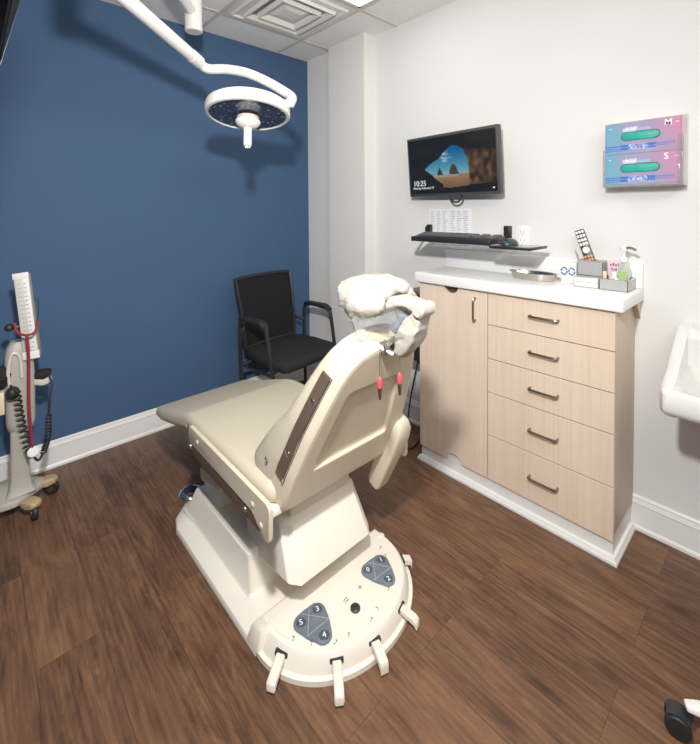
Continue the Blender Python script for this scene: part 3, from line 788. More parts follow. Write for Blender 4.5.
b = B(); tray_box(b, 1.965, 2.085, .458, .562, ZT, ZT+.045); obj('side_tray', b, M['wire'], og)
def mesh_frame(bm, x0, x1, y0, y1, z):
    tube(bm, [(x0, y0, z), (x1, y0, z), (x1, y1, z), (x0, y1, z)], .0022, 6, closed=True)
b = B(); mesh_frame(b, 2.02, 2.085, .565, .665, ZT+.110); mesh_frame(b, 1.965, 2.085, .458, .562, ZT+.046); obj('wire_rim', b, M['chrome'], og)
# remote leaning in the pen cup
rm = thing('remote_control', 'dark remote control standing in the mesh pen cup', 'remote control', (2.055, .62, ZT+.05))
o0 = Vector((2.052, .603, ZT+.05)); up = Vector((.10, .36, .93)).normalized(); o0 = o0+Vector((.0, -.0, 0))
rt = Vector((.2, -.93, .36)); rt = (rt-up*rt.dot(up)).normalized(); nf = rt.cross(up)
if nf.x > 0: nf = -nf
b = B(); obox(b, o0+up*.106, rt, up, nf, .0205, .104, .008, .004); obj('body', b, M['remote'], rm)
b = B()
for j in range(9):
    if j in (4, 5): continue
    for i in range(3):
        if j < 4 and True: pass
        mm = o0+up*(.198-.019*j)+rt*(.0125*(i-1))+nf*.0082
        if j < 4: obox(b, mm, rt, up, nf, .0046, .0058, .0012)
lathe(b, [(.015, -.001), (.014, .0018)], o0+up*.112+nf*.0078, nf, 18)
obj('keypad', b, M['rbtn'], rm)
b = B()
for j in range(3):
    for i in range(3): obox(b, o0+up*(.082-.016*j)+rt*(.0125*(i-1))+nf*.0082, rt, up, nf, .0044, .005, .0012)
obj('keypad', b, M['orange'], rm, label='orange remote buttons')
pn = B(); tube(pn, [(2.06, .655, ZT+.05), (2.062, .690, ZT+.150)], .004, 8); o = obj('pen', pn, M['nickel'], None); tag(o, 'grey pen leaning left in the mesh pen cup', 'pen')
# white carton with blue emblem
cb = thing('white_carton', 'small white carton with blue cross pattern beside the mesh organizer', 'carton', (2.05, .70, ZT))
b = B(); box(b, 2.02, 2.08, .672, .735, ZT, ZT+.095, .002); obj('carton', b, M['white'], cb)
b = B()
for (yc, zc) in ((.722, .055), (.690, .055)):
    for k in range(6):
        a = k*PI/3+.3
        obox(b, (2.0195, yc+.012*math.cos(a), ZT+zc+.016*math.sin(a)), (1, 0, 0), (0, -math.sin(a), math.cos(a)), (0, math.cos(a), math.sin(a)), .0006, .006, .0035)
obj('printed_emblem', b, M['bluep'], cb)
# small bottles and packs in the side tray
def bottle(name, label, x, y, z, r, h, m, capm, cat='bottle', cap=.02):
    t = thing(name, label, cat, (x, y, z))
    b = B(); lathe(b, [(r*.9, 0), (r, .004), (r, h*.72), (r*.55, h*.86), (r*.5, h)], (x, y, z), seg=20); obj('bottle_body', b, m, t)
    b = B(); lathe(b, [(r*.6, h-.002), (r*.6, h+cap), (r*.5, h+cap+.003)], (x, y, z), seg=16); obj('cap', b, capm, t); return t
bottle('tan_bottle', 'short tan bottle in the front left of the organizer tray', 1.985, .547, ZT+.003, .0135, .050, M['tanb'], M['tanb'])
gb = bottle('green_label_bottle', 'clear bottle with green leaf label in the organizer tray', 1.986, .512, ZT+.003, .016, .062, M['white'], M['white'], cap=.008)
b = B()
for k in range(7): obox(b, (1.9695, .512+.010*math.sin(k*2.1), ZT+.014+.006*k), (1, 0, 0), (0, 1, .7), (0, -.7, 1), .0008, .005, .0022)
obj('leaf_print', b, M['greenlab'], gb)
pk = thing('pink_pack', 'pale pink packet with purple print standing in the organizer tray', 'packet', (2.06, .526, ZT+.003))
b = B(); box(b, 2.050, 2.070, .500, .552, ZT+.003, ZT+.118, .003); obj('packet', b, M['pink'], pk)
b = B()
for k in range(4):
    box(b, 2.0492, 2.0502, .545-.010*k-.006, .545-.010*k, ZT+.094, ZT+.102+.004*(k % 2))
    box(b, 2.0492, 2.0502, .540-.008*k-.005, .540-.008*k, ZT+.074, ZT+.084-.004*(k % 2))
obj('printed_letters', b, M['purple'], pk)
sp = thing('soap_pump_bottle', 'clear green soap bottle with white pump head in the organizer tray', 'pump bottle', (2.025, .487, ZT+.003))
x, y, z = 2.025, .487, ZT+.003
b = B(); R = []
for w, d, h in ((.028, .036, 0), (.034, .042, .005), (.034, .042, .085), (.026, .032, .108), (.016, .016, .118)): R.append([(x+a, y+c, z+h) for a, c in rrect(w, d, min(w, d)*.35, 4)])
loft(b, R); obj('bottle_body', b, M['bottle'], sp)
b = B(); lathe(b, [(.014, .116), (.014, .132), (.006, .136), (.005, .160), (.013, .162), (.015, .176), (.010, .182)], (x, y, z), seg=18); obj('pump_head', b, M['white'], sp)
b = B(); tube(b, [(x, y, z+.172), (x-.012, y-.025, z+.176), (x-.016, y-.046, z+.168)], .0055, 8, smooth=4); obj('nozzle', b, M['nickel'], sp)
b = B(); box(b, x-.0182, x-.017, y-.014, y+.014, z+.03, z+.07); obj('label_print', b, M['greenlab'], sp)

# ------------------------------------------------------------------ wall display above the keyboard shelf
tv = thing('wall_monitor', 'flat monitor showing a beach cave picture on the right wall', 'monitor', (2.04, 1.34, 1.66))
Oc = Vector((2.000, 1.333, 1.653)); ya = math.radians(2.5)
ty = Vector((math.sin(ya), math.cos(ya), 0)); tz = Vector((-.085, 0, .9964)).normalized(); tz = (tz-ty*tz.dot(ty)).normalized(); tn = ty.cross(tz); tn = -tn if tn.x > 0 else tn; HWT, HHT = .306, .178
b = B(); obox(b, Oc-tn*.018, ty, tz, tn, HWT, HHT, .018, .005); obj('bezel', b, M['screenframe'], tv)
def scr(u, v): # picture colour, u to the right, v up
    n = noise.noise(Vector((u*6, v*6, 3)))
    def arch(u):     # upper contour of the opening
        pts = [(.20, .44), (.30, .56), (.38, .62), (.46, .74), (.54, .83), (.60, .80), (.66, .74), (.70, .60), (.715, .40), (.72, .26)]
        for (a, c), (d, e) in zip(pts, pts[1:]):
            if a <= u <= d: return c+(e-c)*(u-a)/(d-a)
        return 0
    def low(u):
        pts = [(.20, .44), (.27, .36), (.34, .25), (.42, .16), (.455, .10), (.50, .09), (1.0, .16)]
        for (a, c), (d, e) in zip(pts, pts[1:]):
            if a <= u <= d: return c+(e-c)*(u-a)/(d-a)
        return .5
    mixc = lambda a, c, t: tuple(p+(q-p)*max(0, min(1, t)) for p, q in zip(a, c))
    dark = mixc((.07, .08, .09), (.13, .12, .11), .5+n)
    if u < .20 or u > .998: return dark
    if u <= .72 and low(u) < v < arch(u)+.01*n:
        if v > .36:      # sky
            c = mixc((.45, .72, .80), (.05, .38, .62), (v-.36)/.4)
            cl = noise.noise(Vector((u*14, v*22, 0)))+.9-abs(u-.43)*9-abs(v-.68)*5
            c = mixc(c, (.85, .92, .95), cl*.9)
            if .355 < u < .415 and v < .36+.10*max(0, 1-abs(u-.385)/.03)+.015*n: c = (.16, .2, .2)
            if .50 < u < .60 and v < .36+.15*max(0, 1-(abs(u-.548)/.05)**2)+.02*n: c = (.30, .25, .2)
            return c
        if v > .325: return mixc((.35, .60, .62), (.75, .82, .8), .5+n) if not (.35 < u < .42 or .5 < u < .61) else (.25, .28, .26)
        if v > .28 and u < .60: return mixc((.62, .66, .62), (.72, .6, .48), (.325-v)*20)
        return mixc((.66, .50, .36), (.50, .36, .24), (.30-v)*5+.3*n)
    if u > .66 and v > .17 and v < .74-.2*(u-.7):       # lit rock on the right
        t = .5+.6*noise.noise(Vector((u*22, v*9, 1)))-.9*(u-.74)
        return mixc((.14, .11, .09), (.58, .43, .30), t*(1.0 if v < .6 else 1-(v-.6)*6))
    if u > .42 and v <= .26 and v > .10+.10*(u-.45): return mixc((.50, .37, .26), (.20, .15, .11), (u-.6)*2+.3*n)
    return dark
SW, SH = HWT-.013, HHT-.016
painted('screen', 150, 90, scr, lambda u, v: Oc+tn*.0008+ty*(SW-2*SW*u)+tz*(-SH+2*SH*v), M['display'], tv)
rt_ = -ty
text('clock_digits', '10:25', Oc+tn*.0018+ty*(SW*.92)+tz*(-SH*.70), rt_, tz, .045, M['inkwhite'], tv, .0004)
text('date_line', 'Monday, February 19', Oc+tn*.0018+ty*(SW*.92)+tz*(-SH*.82), rt_, tz, .018, M['inkwhite'], tv, .0004)
b = B(); obox(b, Oc+tn*.0018+ty*(-SW*.93)+tz*(-SH*.88), ty, tz, tn, .005, .003, .0004); obj('status_icon', b, M['inkwhite'], tv)
b = B(); obox(b, Oc-tn*.062, ty, tz, tn, .10, .08, .026, .004); box(b, XW-.022, XW-.001, 1.24, 1.42, 1.56, 1.74, .003); obj('wall_mount', b, M['dark'], tv)
b = B(); cpt = [Oc-tn*.02+ty*(-.02+.045*math.cos(a))+tz*(-.165-.052*math.sin(a)) for a in [PI*k/14 for k in range(15)]]; tube(b, cpt, .0055, 8); obj('cable_loop', b, M['blackmetal'], tv)

# ------------------------------------------------------------------ keyboard shelf
ks = thing('keyboard_shelf', 'black wall shelf holding keyboard and mouse below the monitor', 'shelf', (1.97, 1.1, 1.24))
b = B(); box(b, 1.822, 2.03, .985, 1.455, 1.226, 1.240, .002); obj('keyboard_tray', b, M['keytray'], ks)
b = B(); box(b, 1.818, 1.830, .985, 1.463, 1.222, 1.249, .003); obj('front_lip', b, M['blackmetal'], ks)
b = B(); box(b, 1.826, 2.005, .797, .990, 1.2125, 1.2215, .002); obj('mouse_platform', b, M['shelfglass'], ks)
b = B(); box(b, 1.820, 1.826, .793, .990, 1.2105, 1.2235, .001); box(b, 1.820, 2.005, .793, .797, 1.2105, 1.2235, .001); obj('platform_edge', b, M['blackmetal'], ks)
b = B(); tube(b, [(1.826, 1.458, 1.238), (2.100, 1.545, 1.262)], .008, 8); box(b, 2.092, 2.117, 1.530, 1.560, 1.235, 1.305, .003); box(b, 2.092, 2.117, 1.556, 1.572, 1.262, 1.292, .003); obj('bracket', b, M['blackmetal'], ks)
b = B(); box(b, 2.092, 2.117, 1.018, 1.056, 1.215, 1.308, .003); box(b, 2.02, 2.10, 1.025, 1.05, 1.214, 1.226, .002); box(b, 2.082, 2.094, 1.022, 1.036, 1.27, 1.300, .002); obj('bracket', b, M['blackmetal'], ks)
b = B(); tube(b, [(2.03, .99, 1.233), (2.03, 1.46, 1.233), (2.10, 1.46, 1.245)], .006, 8); obj('rear_rail', b, M['blackmetal'], ks)
kb = thing('keyboard', 'black computer keyboard lying on the wall shelf', 'keyboard', (1.9, 1.22, 1.24))
b = B(); hexa(b, [(1.838, .992, 1.2405), (1.985, .992, 1.2405), (1.985, 1.440, 1.2405), (1.838, 1.440, 1.2405), (1.838, .992, 1.251), (1.985, .992, 1.262), (1.985, 1.440, 1.262), (1.838, 1.440, 1.251)], .003); kbase = obj('keyboard_base', b, M['keytray'], kb)
b = B()
for i in range(6):
    x = 1.852+.0205*i; z = 1.2545+(x-1.838)*.075
    for j in range(21):
        if j in (15, 18) and i != 9: continue
        y = 1.432-.0208*j
        hexa(b, [(x, y-.017, z-.002), (x+.0165, y-.017, z-.002), (x+.0165, y, z-.002), (x, y, z-.002), (x+.002, y-.015, z+.005), (x+.0145, y-.015, z+.006), (x+.0145, y-.002, z+.006), (x+.002, y-.002, z+.005)])
obj('keys', b, M['keyboard'], kb)
ms = thing('computer_mouse', 'dark computer mouse on right end of the wall shelf', 'mouse', (1.9, .90, 1.24))
b = B(); bmesh.ops.create_uvsphere(b, u_segments=20, v_segments=12, radius=1)
for v in b.verts:
    v.co.z = max(v.co.z, -.15); v.co = Vector((1.90+v.co.x*.055, .925+v.co.y*.034, 1.2265+v.co.z*.032))
obj('mouse_shell', b, M['mouse'], ms)
b = B(); cyl(b, (1.863, .920, 1.250), (1.863, .930, 1.250), .006, 10); obj('scroll_wheel', b, M['rubber'], ms)
# two printed sheets on the wall behind the shelf
for i, (y0, y1, z0, z1, lab) in enumerate(((1.410, 1.552, 1.165, 1.400, 'left printed sheet on the wall behind the keyboard shelf'), (1.262, 1.408, 1.163, 1.402, 'right printed sheet on the wall behind the keyboard shelf'))):
    t = thing('paper_sheet', lab, 'paper', (2.115, (y0+y1)/2, z0), group='printed sheets behind the shelf')
    b = B(); box(b, 2.1145-.001*i, 2.1165, y0, y1, z0, z1); obj('sheet', b, M['paper'], t)
    b = B()
    for k in range(20):
        z = z1-.018-.0105*k
        for c in range(3):
            w = .036*random.uniform(.5, 1); yy = y1-.010-c*.043
            box(b, 2.1137-.001*i, 2.1146-.001*i, yy-w, yy, z, z+.0035)
    obj('printed_text', b, M['paperline'], t)
# wall outlet
ol = thing('wall_outlet', 'white double power outlet on wall right of keyboard shelf', 'outlet', (2.116, .962, 1.27))
b = B(); box(b, 2.113, 2.1175, .926, 1.000, 1.198, 1.310, .002); obj('cover_plate', b, M['white'], ol)
for z in (1.276, 1.232):
    b = B(); prism(b, rrect(.034, .028, .008, 3, .962, z), lambda y, zz, x: (x, y, zz), 2.1118, 2.1131); s = obj('socket', b, M['white'], ol)
    b = B(); box(b, 2.1114, 2.1119, .970, .972, z-.002, z+.007); box(b, 2.1114, 2.1119, .952, .954, z-.002, z+.007); box(b, 2.1114, 2.1119, .960, .964, z-.011, z-.007); obj('slots', b, M['dark'], s)

# ------------------------------------------------------------------ gloves in acrylic holder
gh = thing('glove_box_holder', 'clear acrylic wall holder carrying two glove boxes', 'holder', (2.08, .43, 1.49))
b = B(); y0, y1 = .293, .569
box(b, 2.113, 2.1175, y0, y1, 1.492, 1.775, .001); box(b, 2.022, 2.1175, y0, y1, 1.488, 1.492, .001)
box(b, 2.022, 2.1175, y0, y0+.003, 1.492, 1.690, .001); box(b, 2.022, 2.1175, y1-.003, y1, 1.492, 1.650, .001)
box(b, 2.022, 2.025, y0, y0+.020, 1.492, 1.690, .0008); box(b, 2.022, 2.025, y1-.012, y1, 1.492, 1.650, .0008); box(b, 2.022, 2.025, y0, y1, 1.488, 1.502, .0008)
obj('holder_tray', b, M['acrylic'], gh)
def glove(z0, size, label):
    h = .131; ya, yb = .300, .562; xf = 2.028
    t = thing('glove_box', label, 'glove box', (2.07, .431, z0))
    mixc = lambda a, c, k: tuple(p+(q-p)*max(0, min(1, k)) for p, q in zip(a, c))
    def f(u, v):
        c = mixc((.36, .60, .70), (.74, .46, .59), u*1.15-.18+.35*(v-.5)) if u < .98 else (.70, .40, .53)
        c = mixc(c, (.58, .54, .68), 1-abs(u-.42)*3.2)
        if .04 < v < .30 and u < .92:
            du, dv = (u*26) % 1, (v*14) % 1; fade = max(0, 1-u*1.0)
            if v < .26+.05*u and ((du-.5)**2+(dv-.5)**2) < .16 and v > .08+.12*u: c = mixc(c, (.28, .28, .72), .5+.3*fade)
        if .22 < u < .68 and .12 < v < .29:
            n = noise.noise(Vector((u*40, v*16, z0*9)))
            if u < .33 and ((.12 < v < .20) or (.22 < v < .28)): c = (.12, .36, .70)
            elif u > .58 and ((.13 < v < .20) or (.22 < v < .29)): c = (.12, .36, .70)
            elif n > -.05: c = mixc((.2, .36, .74), (.75, .8, .93), .5+n)
        if .25 < u < .43 and .70 < v < .80: c = mixc(c, (.95, .96, 1), .55)
        if .45 < u < .62 and .72 < v < .79: c = mixc(c, (.55, .75, .9), .6)
        return c
    b = B(); box(b, xf+.0006, 2.112, ya, yb, z0, z0+h, .001); obj('carton', b, M['pink'], t)
    painted('printed_front', 104, 52, f, lambda u, v: Vector((xf, yb-(yb-ya)*u, z0+h*v)), M['carton'], t)
    b = B(); prism(b, rrect(.136, .036, .0178, 8, .436, z0+.072), lambda y, z, x: (x, y, z), xf-.0012, xf+.0004); op_ = obj('dispensing_slot', b, M['ink'], t)
    b = B(); n = 26
    prism(b, rrect(.131, .031, .0152, 8, .436, z0+.071), lambda y, z, x: (x, y, z), xf-.0055, xf+.0003, .003); obj('gloves', b, M['teal'], t)
    text('size_letter', size, (xf-.0008, .356, z0+h*.76), (0, -1, 0), (0, 0, 1), .034, M['inkwhite'], t, .0003, 'LEFT', .0005)
    text('product_word', 'ROSE', (xf-.0008, .487, z0+h*.745), (0, -1, 0), (0, 0, 1), .018, M['inkwhite'], t, .0003)
    b = B()
    for q in ((.538, .548), (.309, .321)): box(b, xf-.0007, xf, q[0], q[1], z0+h*.825, z0+h*.842)
    obj('small_print', b, M['inkwhite'], t)
    return t
glove(1.494, 'S', 'pink and blue glove box marked S, lower of the two')
glove(1.6265, 'M', 'pink and blue glove box marked M, upper of the two')

# ------------------------------------------------------------------ wall sink
sk = SINK = thing('wall_sink', 'white ceramic wall sink cut off by right edge of the photo', 'sink', (1.95, .05, .72))
y0, y1 = -.20, .303
XS = 1.690
b = B()
# outer shell side profile (x,z) swept in y with rounded front
prof = [(XW-.001, .60), (1.93, .640), (1.74, .705), (1.70, .728), (XS, .745), (XS, .795), (1.700, .806), (1.725, .812), (1.80, .835), (1.99, .935), (2.03, .950), (XW-.001, .955)]
def sec(y, k): return [(x if k == 0 else min(XW-.001, x+k*(1 if x < 2.0 else 0)), y, z) for x, z in prof]
R0 = []
inner = [(XW-.001, .60), (1.93, .640), (1.74, .715), (1.70, .735), (XS, .760), (XS, .795), (1.700, .804), (1.722, .800), (1.76, .72), (1.90, .695), (1.99, .80), (XW-.001, .83)]
loft(b, [[(x, y, z) for x, z in p] for y, p in ((y1, [(x+(.02 if x < 1.95 else 0), z) for x, z in prof]), (y1-.012, prof), (y1-.034, prof))], True, True)
obj('side_wall', b, M['ceramic'], sk, 40)
b = B(); n = 20
def basin_ring(x0, x1, ya, yb, z, zb=None, r=.05, k=5):
    pts = rrect(x1-x0, yb-ya, r, k, (x0+x1)/2, (ya+yb)/2)
    zb = z if zb is None else zb
    return [(x, y, z+(zb-z)*(x-x0)/(x1-x0)) for x, y in pts]
loft(b, [basin_ring(XS+.008, 2.04, y0, y1-.010, .7265, .60, .012), basin_ring(XS-.0012, 2.04, y0, y1-.010, .745, .62, .012), basin_ring(XS-.0012, 2.04, y0, y1-.010, .796, .80, .012), basin_ring(XS+.008, 2.035, y0+.005, y1-.014, .806, .81, .012), basin_ring(XS+.032, 2.02, y0+.03, y1-.045, .806, .82, .05),
         basin_ring(XS+.045, 2.005, y0+.05, y1-.055, .79, .80, .06), basin_ring(XS+.075, 1.96, y0+.09, y1-.10, .715, .715, .07), basin_ring(XS+.11, 1.92, y0+.13, y1-.15, .690, .690, .05)], True, True)
obj('basin', b, M['ceramic'], sk, 50)
b = B(); prism(b, round_poly([(2.0, .78), (2.0, .93), (2.03, .950), (XW-.001, .955), (XW-.001, .60), (2.0, .64)], .02, 4), lambda x, z, y: (x, y, z), y0, y1-.034); obj('back_ledge', b, M['ceramic'], sk)
b = B(); lathe(b, [(.022, .691), (.020, .694), (.008, .692)], (1.83, .05, 0), seg=18); obj('drain', b, M['chrome'], sk)
b = B(); cyl(b, (2.05, .05, .95), (2.05, .05, 1.02), .018, 16, .003); tube(b, [(2.05, .05, 1.0), (2.0, .05, 1.05), (1.93, .05, 1.04), (1.90, .05, .99)], .010, 10, smooth=5); obj('faucet', b, M['chrome'], sk)

SINK.location.z -= .018
# ------------------------------------------------------------------ rolling stool (only a caster shows)
cst = Vector((1.360, .193, 0)); sdir = Vector((.734, -.679, 0))*math.cos(.35)-Vector((.679, .734, 0))*math.sin(.35)
stc = cst+sdir*.30
st = thing('rolling_stool', 'rolling stool with black twin casters at bottom right of the photo', 'stool', stc)
b = B(); cyl(b, stc+Vector((0, 0, .09)), stc+Vector((0, 0, .46)), .022, 18, .003); obj('gas_column', b, M['chrome'], st)
b = B(); lathe(b, [(.10, .46), (.165, .468), (.175, .49), (.165, .515), (.06, .525)], stc, seg=32); obj('seat', b, M['vinyl'], st)
b = B(); lathe(b, [(.05, .075), (.048, .115), (.03, .125)], stc, seg=20); obj('hub', b, M['white'], st)
a0 = math.atan2(-sdir.y, -sdir.x)
for k in range(5):
    a = a0+2*PI*k/5; d = Vector((math.cos(a), math.sin(a), 0)); s = Vector((-d.y, d.x, 0))
    b = B(); R = []
    for t_, w, z0, z1 in ((.03, .028, .078, .112), (.16, .023, .076, .102), (.255, .019, .074, .090), (.285, .014, .074, .086)):
        R.append([stc+d*t_+s*q+Vector((0, 0, z)) for q, z in ((-w, z0), (w, z0), (w*.8, z1), (-w*.8, z1))])
    loft(b, R); _bev(b, b.edges[:], .005, 2); lg = obj('leg', b, M['white'], st)
    c = stc+d*.30+Vector((0, 0, .029)); axl = (d*.5+s*.87).normalized() if k else (Vector((.734, -.679, 0))*-.6-Vector((.679, .734, 0))*.8).normalized(); roll = Vector((axl.y, -axl.x, 0))
    b = B()
    for q in (-1, 1): lathe(b, [(.012, -.009), (.026, -.009), (.029, -.005), (.029, .005), (.026, .009), (.010, .010)], c+axl*.0165*q, axl*q, 24)
    cs = obj('caster', b, M['rubber'], lg)
    b = B(); cyl(b, stc+d*.275+Vector((0, 0, .045)), stc+d*.275+Vector((0, 0, .078)), .010, 12); 
    R = []
    for i in range(9):
        g = math.radians(40+100*i/8); R.append([c+roll*math.cos(g)*rr+Vector((0, 0, math.sin(g)*rr))+axl*q for rr, q in ((.030, -.020), (.030, .020), (.033, .020), (.033, -.020))])
    loft(b, R); obj('caster_hood', b, M['dark'], cs)

# ------------------------------------------------------------------ blood pressure stand
bx, by = .125, 2.44
bs = thing('blood_pressure_stand', 'grey wheeled blood pressure stand with slim white scale by blue wall', 'blood pressure monitor', (bx, by, 0))
b = B(); R = []
def blob(s, z):
    return [(.075+(.165+.010*math.cos(5*a))*s*math.cos(a), 2.485+(.112+.010*math.cos(5*a))*s*math.sin(a), z) for a in [2*PI*k/48 for k in range(48)]]
loft(b, [blob(.94, .062), blob(1.0, .068), blob(1.0, .082), blob(.93, .094), blob(.5, .112), blob(.25, .130)]); obj('base', b, M['greybase'], bs)
b = B(); R = []
for z, w, d in ((.10, .115, .10), (.125, .085, .075), (.17, .072, .060), (.30, .066, .055), (.44, .064, .055)): R.append([(bx+.022+x, by+y, z) for x, y in rrect(w, d, .012, 3)])
loft(b, R); obj('pole', b, M['greybase'], bs)
b = B(); R = []
for z, w, d in ((.375, .06, .05), (.395, .095, .075), (.43, .108, .085), (.62, .112, .09), (.74, .104, .088), (.775, .09, .08), (.80, .06, .06)): R.append([(bx+.030+x, by+.005+y, z) for x, y in rrect(w, d, .025, 5)])
loft(b, R); hz = obj('housing', b, M['greybase'], bs)
b = B(); tube(b, [(.118, 2.395, .60), (.112, 2.395, .68), (.128, 2.395, .755), (.155, 2.395, .735), (.160, 2.395, .64)], .007, 8, smooth=5); obj('basket_handle', b, M['scale_grey'], bs)
# leaning manometer: bottom nearer, top further left
m0 = Vector((.200, 2.385, .722)); m1 = Vector((.170, 2.42, 1.110)); md = (m1-m0).normalized()
mr = Vector((.90, -.32, 0)); mr = (mr-md*mr.dot(md)).normalized(); mn = mr.cross(md)
if mn.y > 0: mn = -mn
L = (m1-m0).length
b = B(); hexa(b, [m0-mr*.032+mn*.004, m0+mr*.026+mn*.004, m0+mr*.026-mn*.05, m0-mr*.040-mn*.05, m1-mr*.030+mn*.004, m1+mr*.026+mn*.004, m1+mr*.026-mn*.035, m1-mr*.036-mn*.035], .004); mm_ = obj('manometer', b, M['greybase'], bs)
b = B(); obox(b, m0+md*(L*.53)+mn*.006-mr*.015, mr, md, mn, .0135, L*.43, .003, .001); obj('scale_strip', b, M['scale_grey'], mm_)
b = B(); obox(b, m0+md*(L*.53)+mn*.007+mr*.013, mr, md, mn, .013, L*.43, .004, .001); obj('scale_strip', b, M['scale_white'], mm_)
b = B(); obox(b, m0+md*(L*.985)+mn*.006-mr*.002, mr, md, mn, .030, .014, .006, .002); obox(b, m0+md*(L*.045)+mn*.006-mr*.002, mr, md, mn, .032, .018, .007, .002); obj('end_cap', b, M['scale_white'], mm_)
b = B()
for k in range(16):
    q = m0+md*(L*(.14+.05*k)); obox(b, q+mn*.0095-mr*.012, mr, md, mn, .006, .0022, .0004); obox(b, q+mn*.0115+mr*.010, mr, md, mn, .006, .0022, .0004)
obj('scale_marks', b, M['paperline'], mm_)
b = B(); tube(b, [(.125, 2.43, .87), (.16, 2.425, .87)], .010, 10); sph(b, (.122, 2.43, .87), .018); obj('side_knob', b, M['dark'], bs)
b = B(); tube(b, [(.218, 2.42, .985), (.228, 2.40, .98), (.226, 2.39, .93), (.214, 2.39, .86)], .0022, 6, smooth=4); obj('wire_clip', b, M['dark'], bs)
# basket with cuff behind housing
b = B(); tray_box(b, .03, .145, 2.42, 2.56, .58, .66, .004); obj('basket', b, M['greybase'], bs)
b = B(); tube(b, [(.205, 2.42, .60), (.24, 2.40, .592), (.27, 2.42, .60)], .008, 8, smooth=4, flat=1.8); obj('cuff_hook', b, M['scale_grey'], bs)
# casters: tan housings with black wheels
for (x, y) in ((.186, 2.330), (.268, 2.482), (-.06, 2.33), (-.08, 2.53), (.12, 2.59)):
    c = Vector((x, y, 0)); d = (c-Vector((.075, 2.47, 0))).normalized(); 
    b = B(); R = []
    for t_, w, z0, z1 in ((-.055, .018, .06, .085), (-.02, .028, .055, .092), (.012, .026, .060, .088), (.026, .014, .066, .080)):
        s = Vector((-d.y, d.x, 0)); p = c+d*t_
        R.append([p+s*a+Vector((0, 0, z)) for a, z in rrect(2*w, z1-z0, .008, 3, 0, (z0+z1)/2)])
    loft(b, R); hs = obj('caster_housing', b, M['tan'], bs)
    ax = (Vector((-d.y, d.x, 0))*.8+d*.5).normalized()
    b = B(); lathe(b, [(.012, -.011), (.030, -.011), (.034, -.006), (.034, .006), (.030, .011), (.012, .011)], c+Vector((0, 0, .034)), ax, 24); wh = obj('wheel', b, M['rubber'], hs)
    b = B(); lathe(b, [(.014, -.0125), (.013, .0125)], c+Vector((0, 0, .034)), ax, 16); cyl(b, c+Vector((0, 0, .034)), c+Vector((0, 0, .06)), .006, 10); obj('wheel_hub', b, M['steel'], wh)
# cuff bundle
cf = thing('arm_cuff', 'black arm cuff with bulb tucked into the grey stand', 'cuff', (.10, 2.44, .62))
b = B(); bmesh.ops.create_icosphere(b, subdivisions=4, radius=1)
for v in b.verts: v.co = Vector((.068+v.co.x*.055, 2.43+v.co.y*.055, .645+v.co.z*.055))
crumple(b, .025, 22, 4); obj('cuff_bundle', b, M['black'], cf, 180)
b = B(); sph(b, (.125, 2.375, .585), .026, .026, .030); obj('bulb', b, M['rubber'], cf)
b = B(); box(b, .070, .096, 2.37, 2.376, .50, .60, .002); obj('cuff_tag', b, M['tanb'], cf, label='cream tag')
c2 = thing('rolled_cuff', 'small black rolled cuff on the hook right of the grey stand', 'cuff', (.242, 2.42, .628))
b = B(); bmesh.ops.create_icosphere(b, subdivisions=3, radius=1)
for v in b.verts: v.co = Vector((.242+v.co.x*.036, 2.42+v.co.y*.03, .628+v.co.z*.024))
crumple(b, .010, 30, 2); obj('cuff_roll', b, M['black'], c2, 180)
# coiled hose
def coil(path, rad, turns, r, name, parent):
    pts = smooth_path(path, 24); n = len(pts); out_ = []
    steps = turns*12
    for i in range(steps+1):
        s = i/steps*(n-1); j = min(int(s), n-2); f = s-j; p = pts[j].lerp(pts[j+1], f); d = (pts[j+1]-pts[j]).normalized()
        a = d.cross(Vector((0, 1, .1))).normalized(); c = d.cross(a)
        g = 2*PI*turns*i/steps; out_.append(p+a*rad*math.cos(g)+c*rad*math.sin(g))
    b = B(); tube(b, out_, r, 6); return obj(name, b, M['rubber'], parent)
hs_ = thing('coiled_hose', 'black coiled air hose hanging in a loop from grey stand', 'hose', (.17, 2.34, .26))
coil([(.138, 2.345, .595), (.150, 2.34, .47), (.172, 2.335, .34), (.190, 2.335, .285)], .012, 16, .0042, 'coil', hs_)
coil([(.226, 2.335, .29), (.245, 2.335, .36), (.250, 2.34, .455)], .010, 13, .0040, 'coil', hs_)
b = B(); tube(b, [(.190, 2.335, .285), (.208, 2.335, .262), (.226, 2.335, .29)], .0055, 8, smooth=5); obj('hose_loop', b, M['rubber'], hs_); b = B(); tube(b, [(.250, 2.34, .455), (.256, 2.345, .53), (.268, 2.36, .585), (.262, 2.39, .62)], .0045, 8, smooth=6); obj('hose_end', b, M['rubber'], hs_); b = B(); tube(b, [(.138, 2.345, .595), (.128, 2.36, .61), (.118, 2.38, .62)], .0045, 8, smooth=4); obj('hose_end', b, M['rubber'], hs_)
# stethoscope hanging round the manometer
sc = thing('stethoscope', 'red stethoscope hanging round the white scale of grey stand', 'stethoscope', (.175, 2.34, .55))
b = B(); tube(b, [(.138, 2.37, .90), (.146, 2.345, .862), (.176, 2.325, .848), (.206, 2.33, .856), (.222, 2.36, .895)], .0055, 8, smooth=6); obj('headset_tube', b, M['red'], sc)
b = B(); tube(b, [(.176, 2.325, .846), (.181, 2.325, .74), (.178, 2.325, .52), (.186, 2.325, .335)], .0062, 8, smooth=6); obj('main_tube', b, M['red'], sc)
b = B(); lathe(b, [(.010, -.012), (.022, -.004), (.023, .004), (.018, .008)], (.188, 2.322, .315), (.15, -1, .25), 22); obj('chest_piece', b, M['white'], sc)

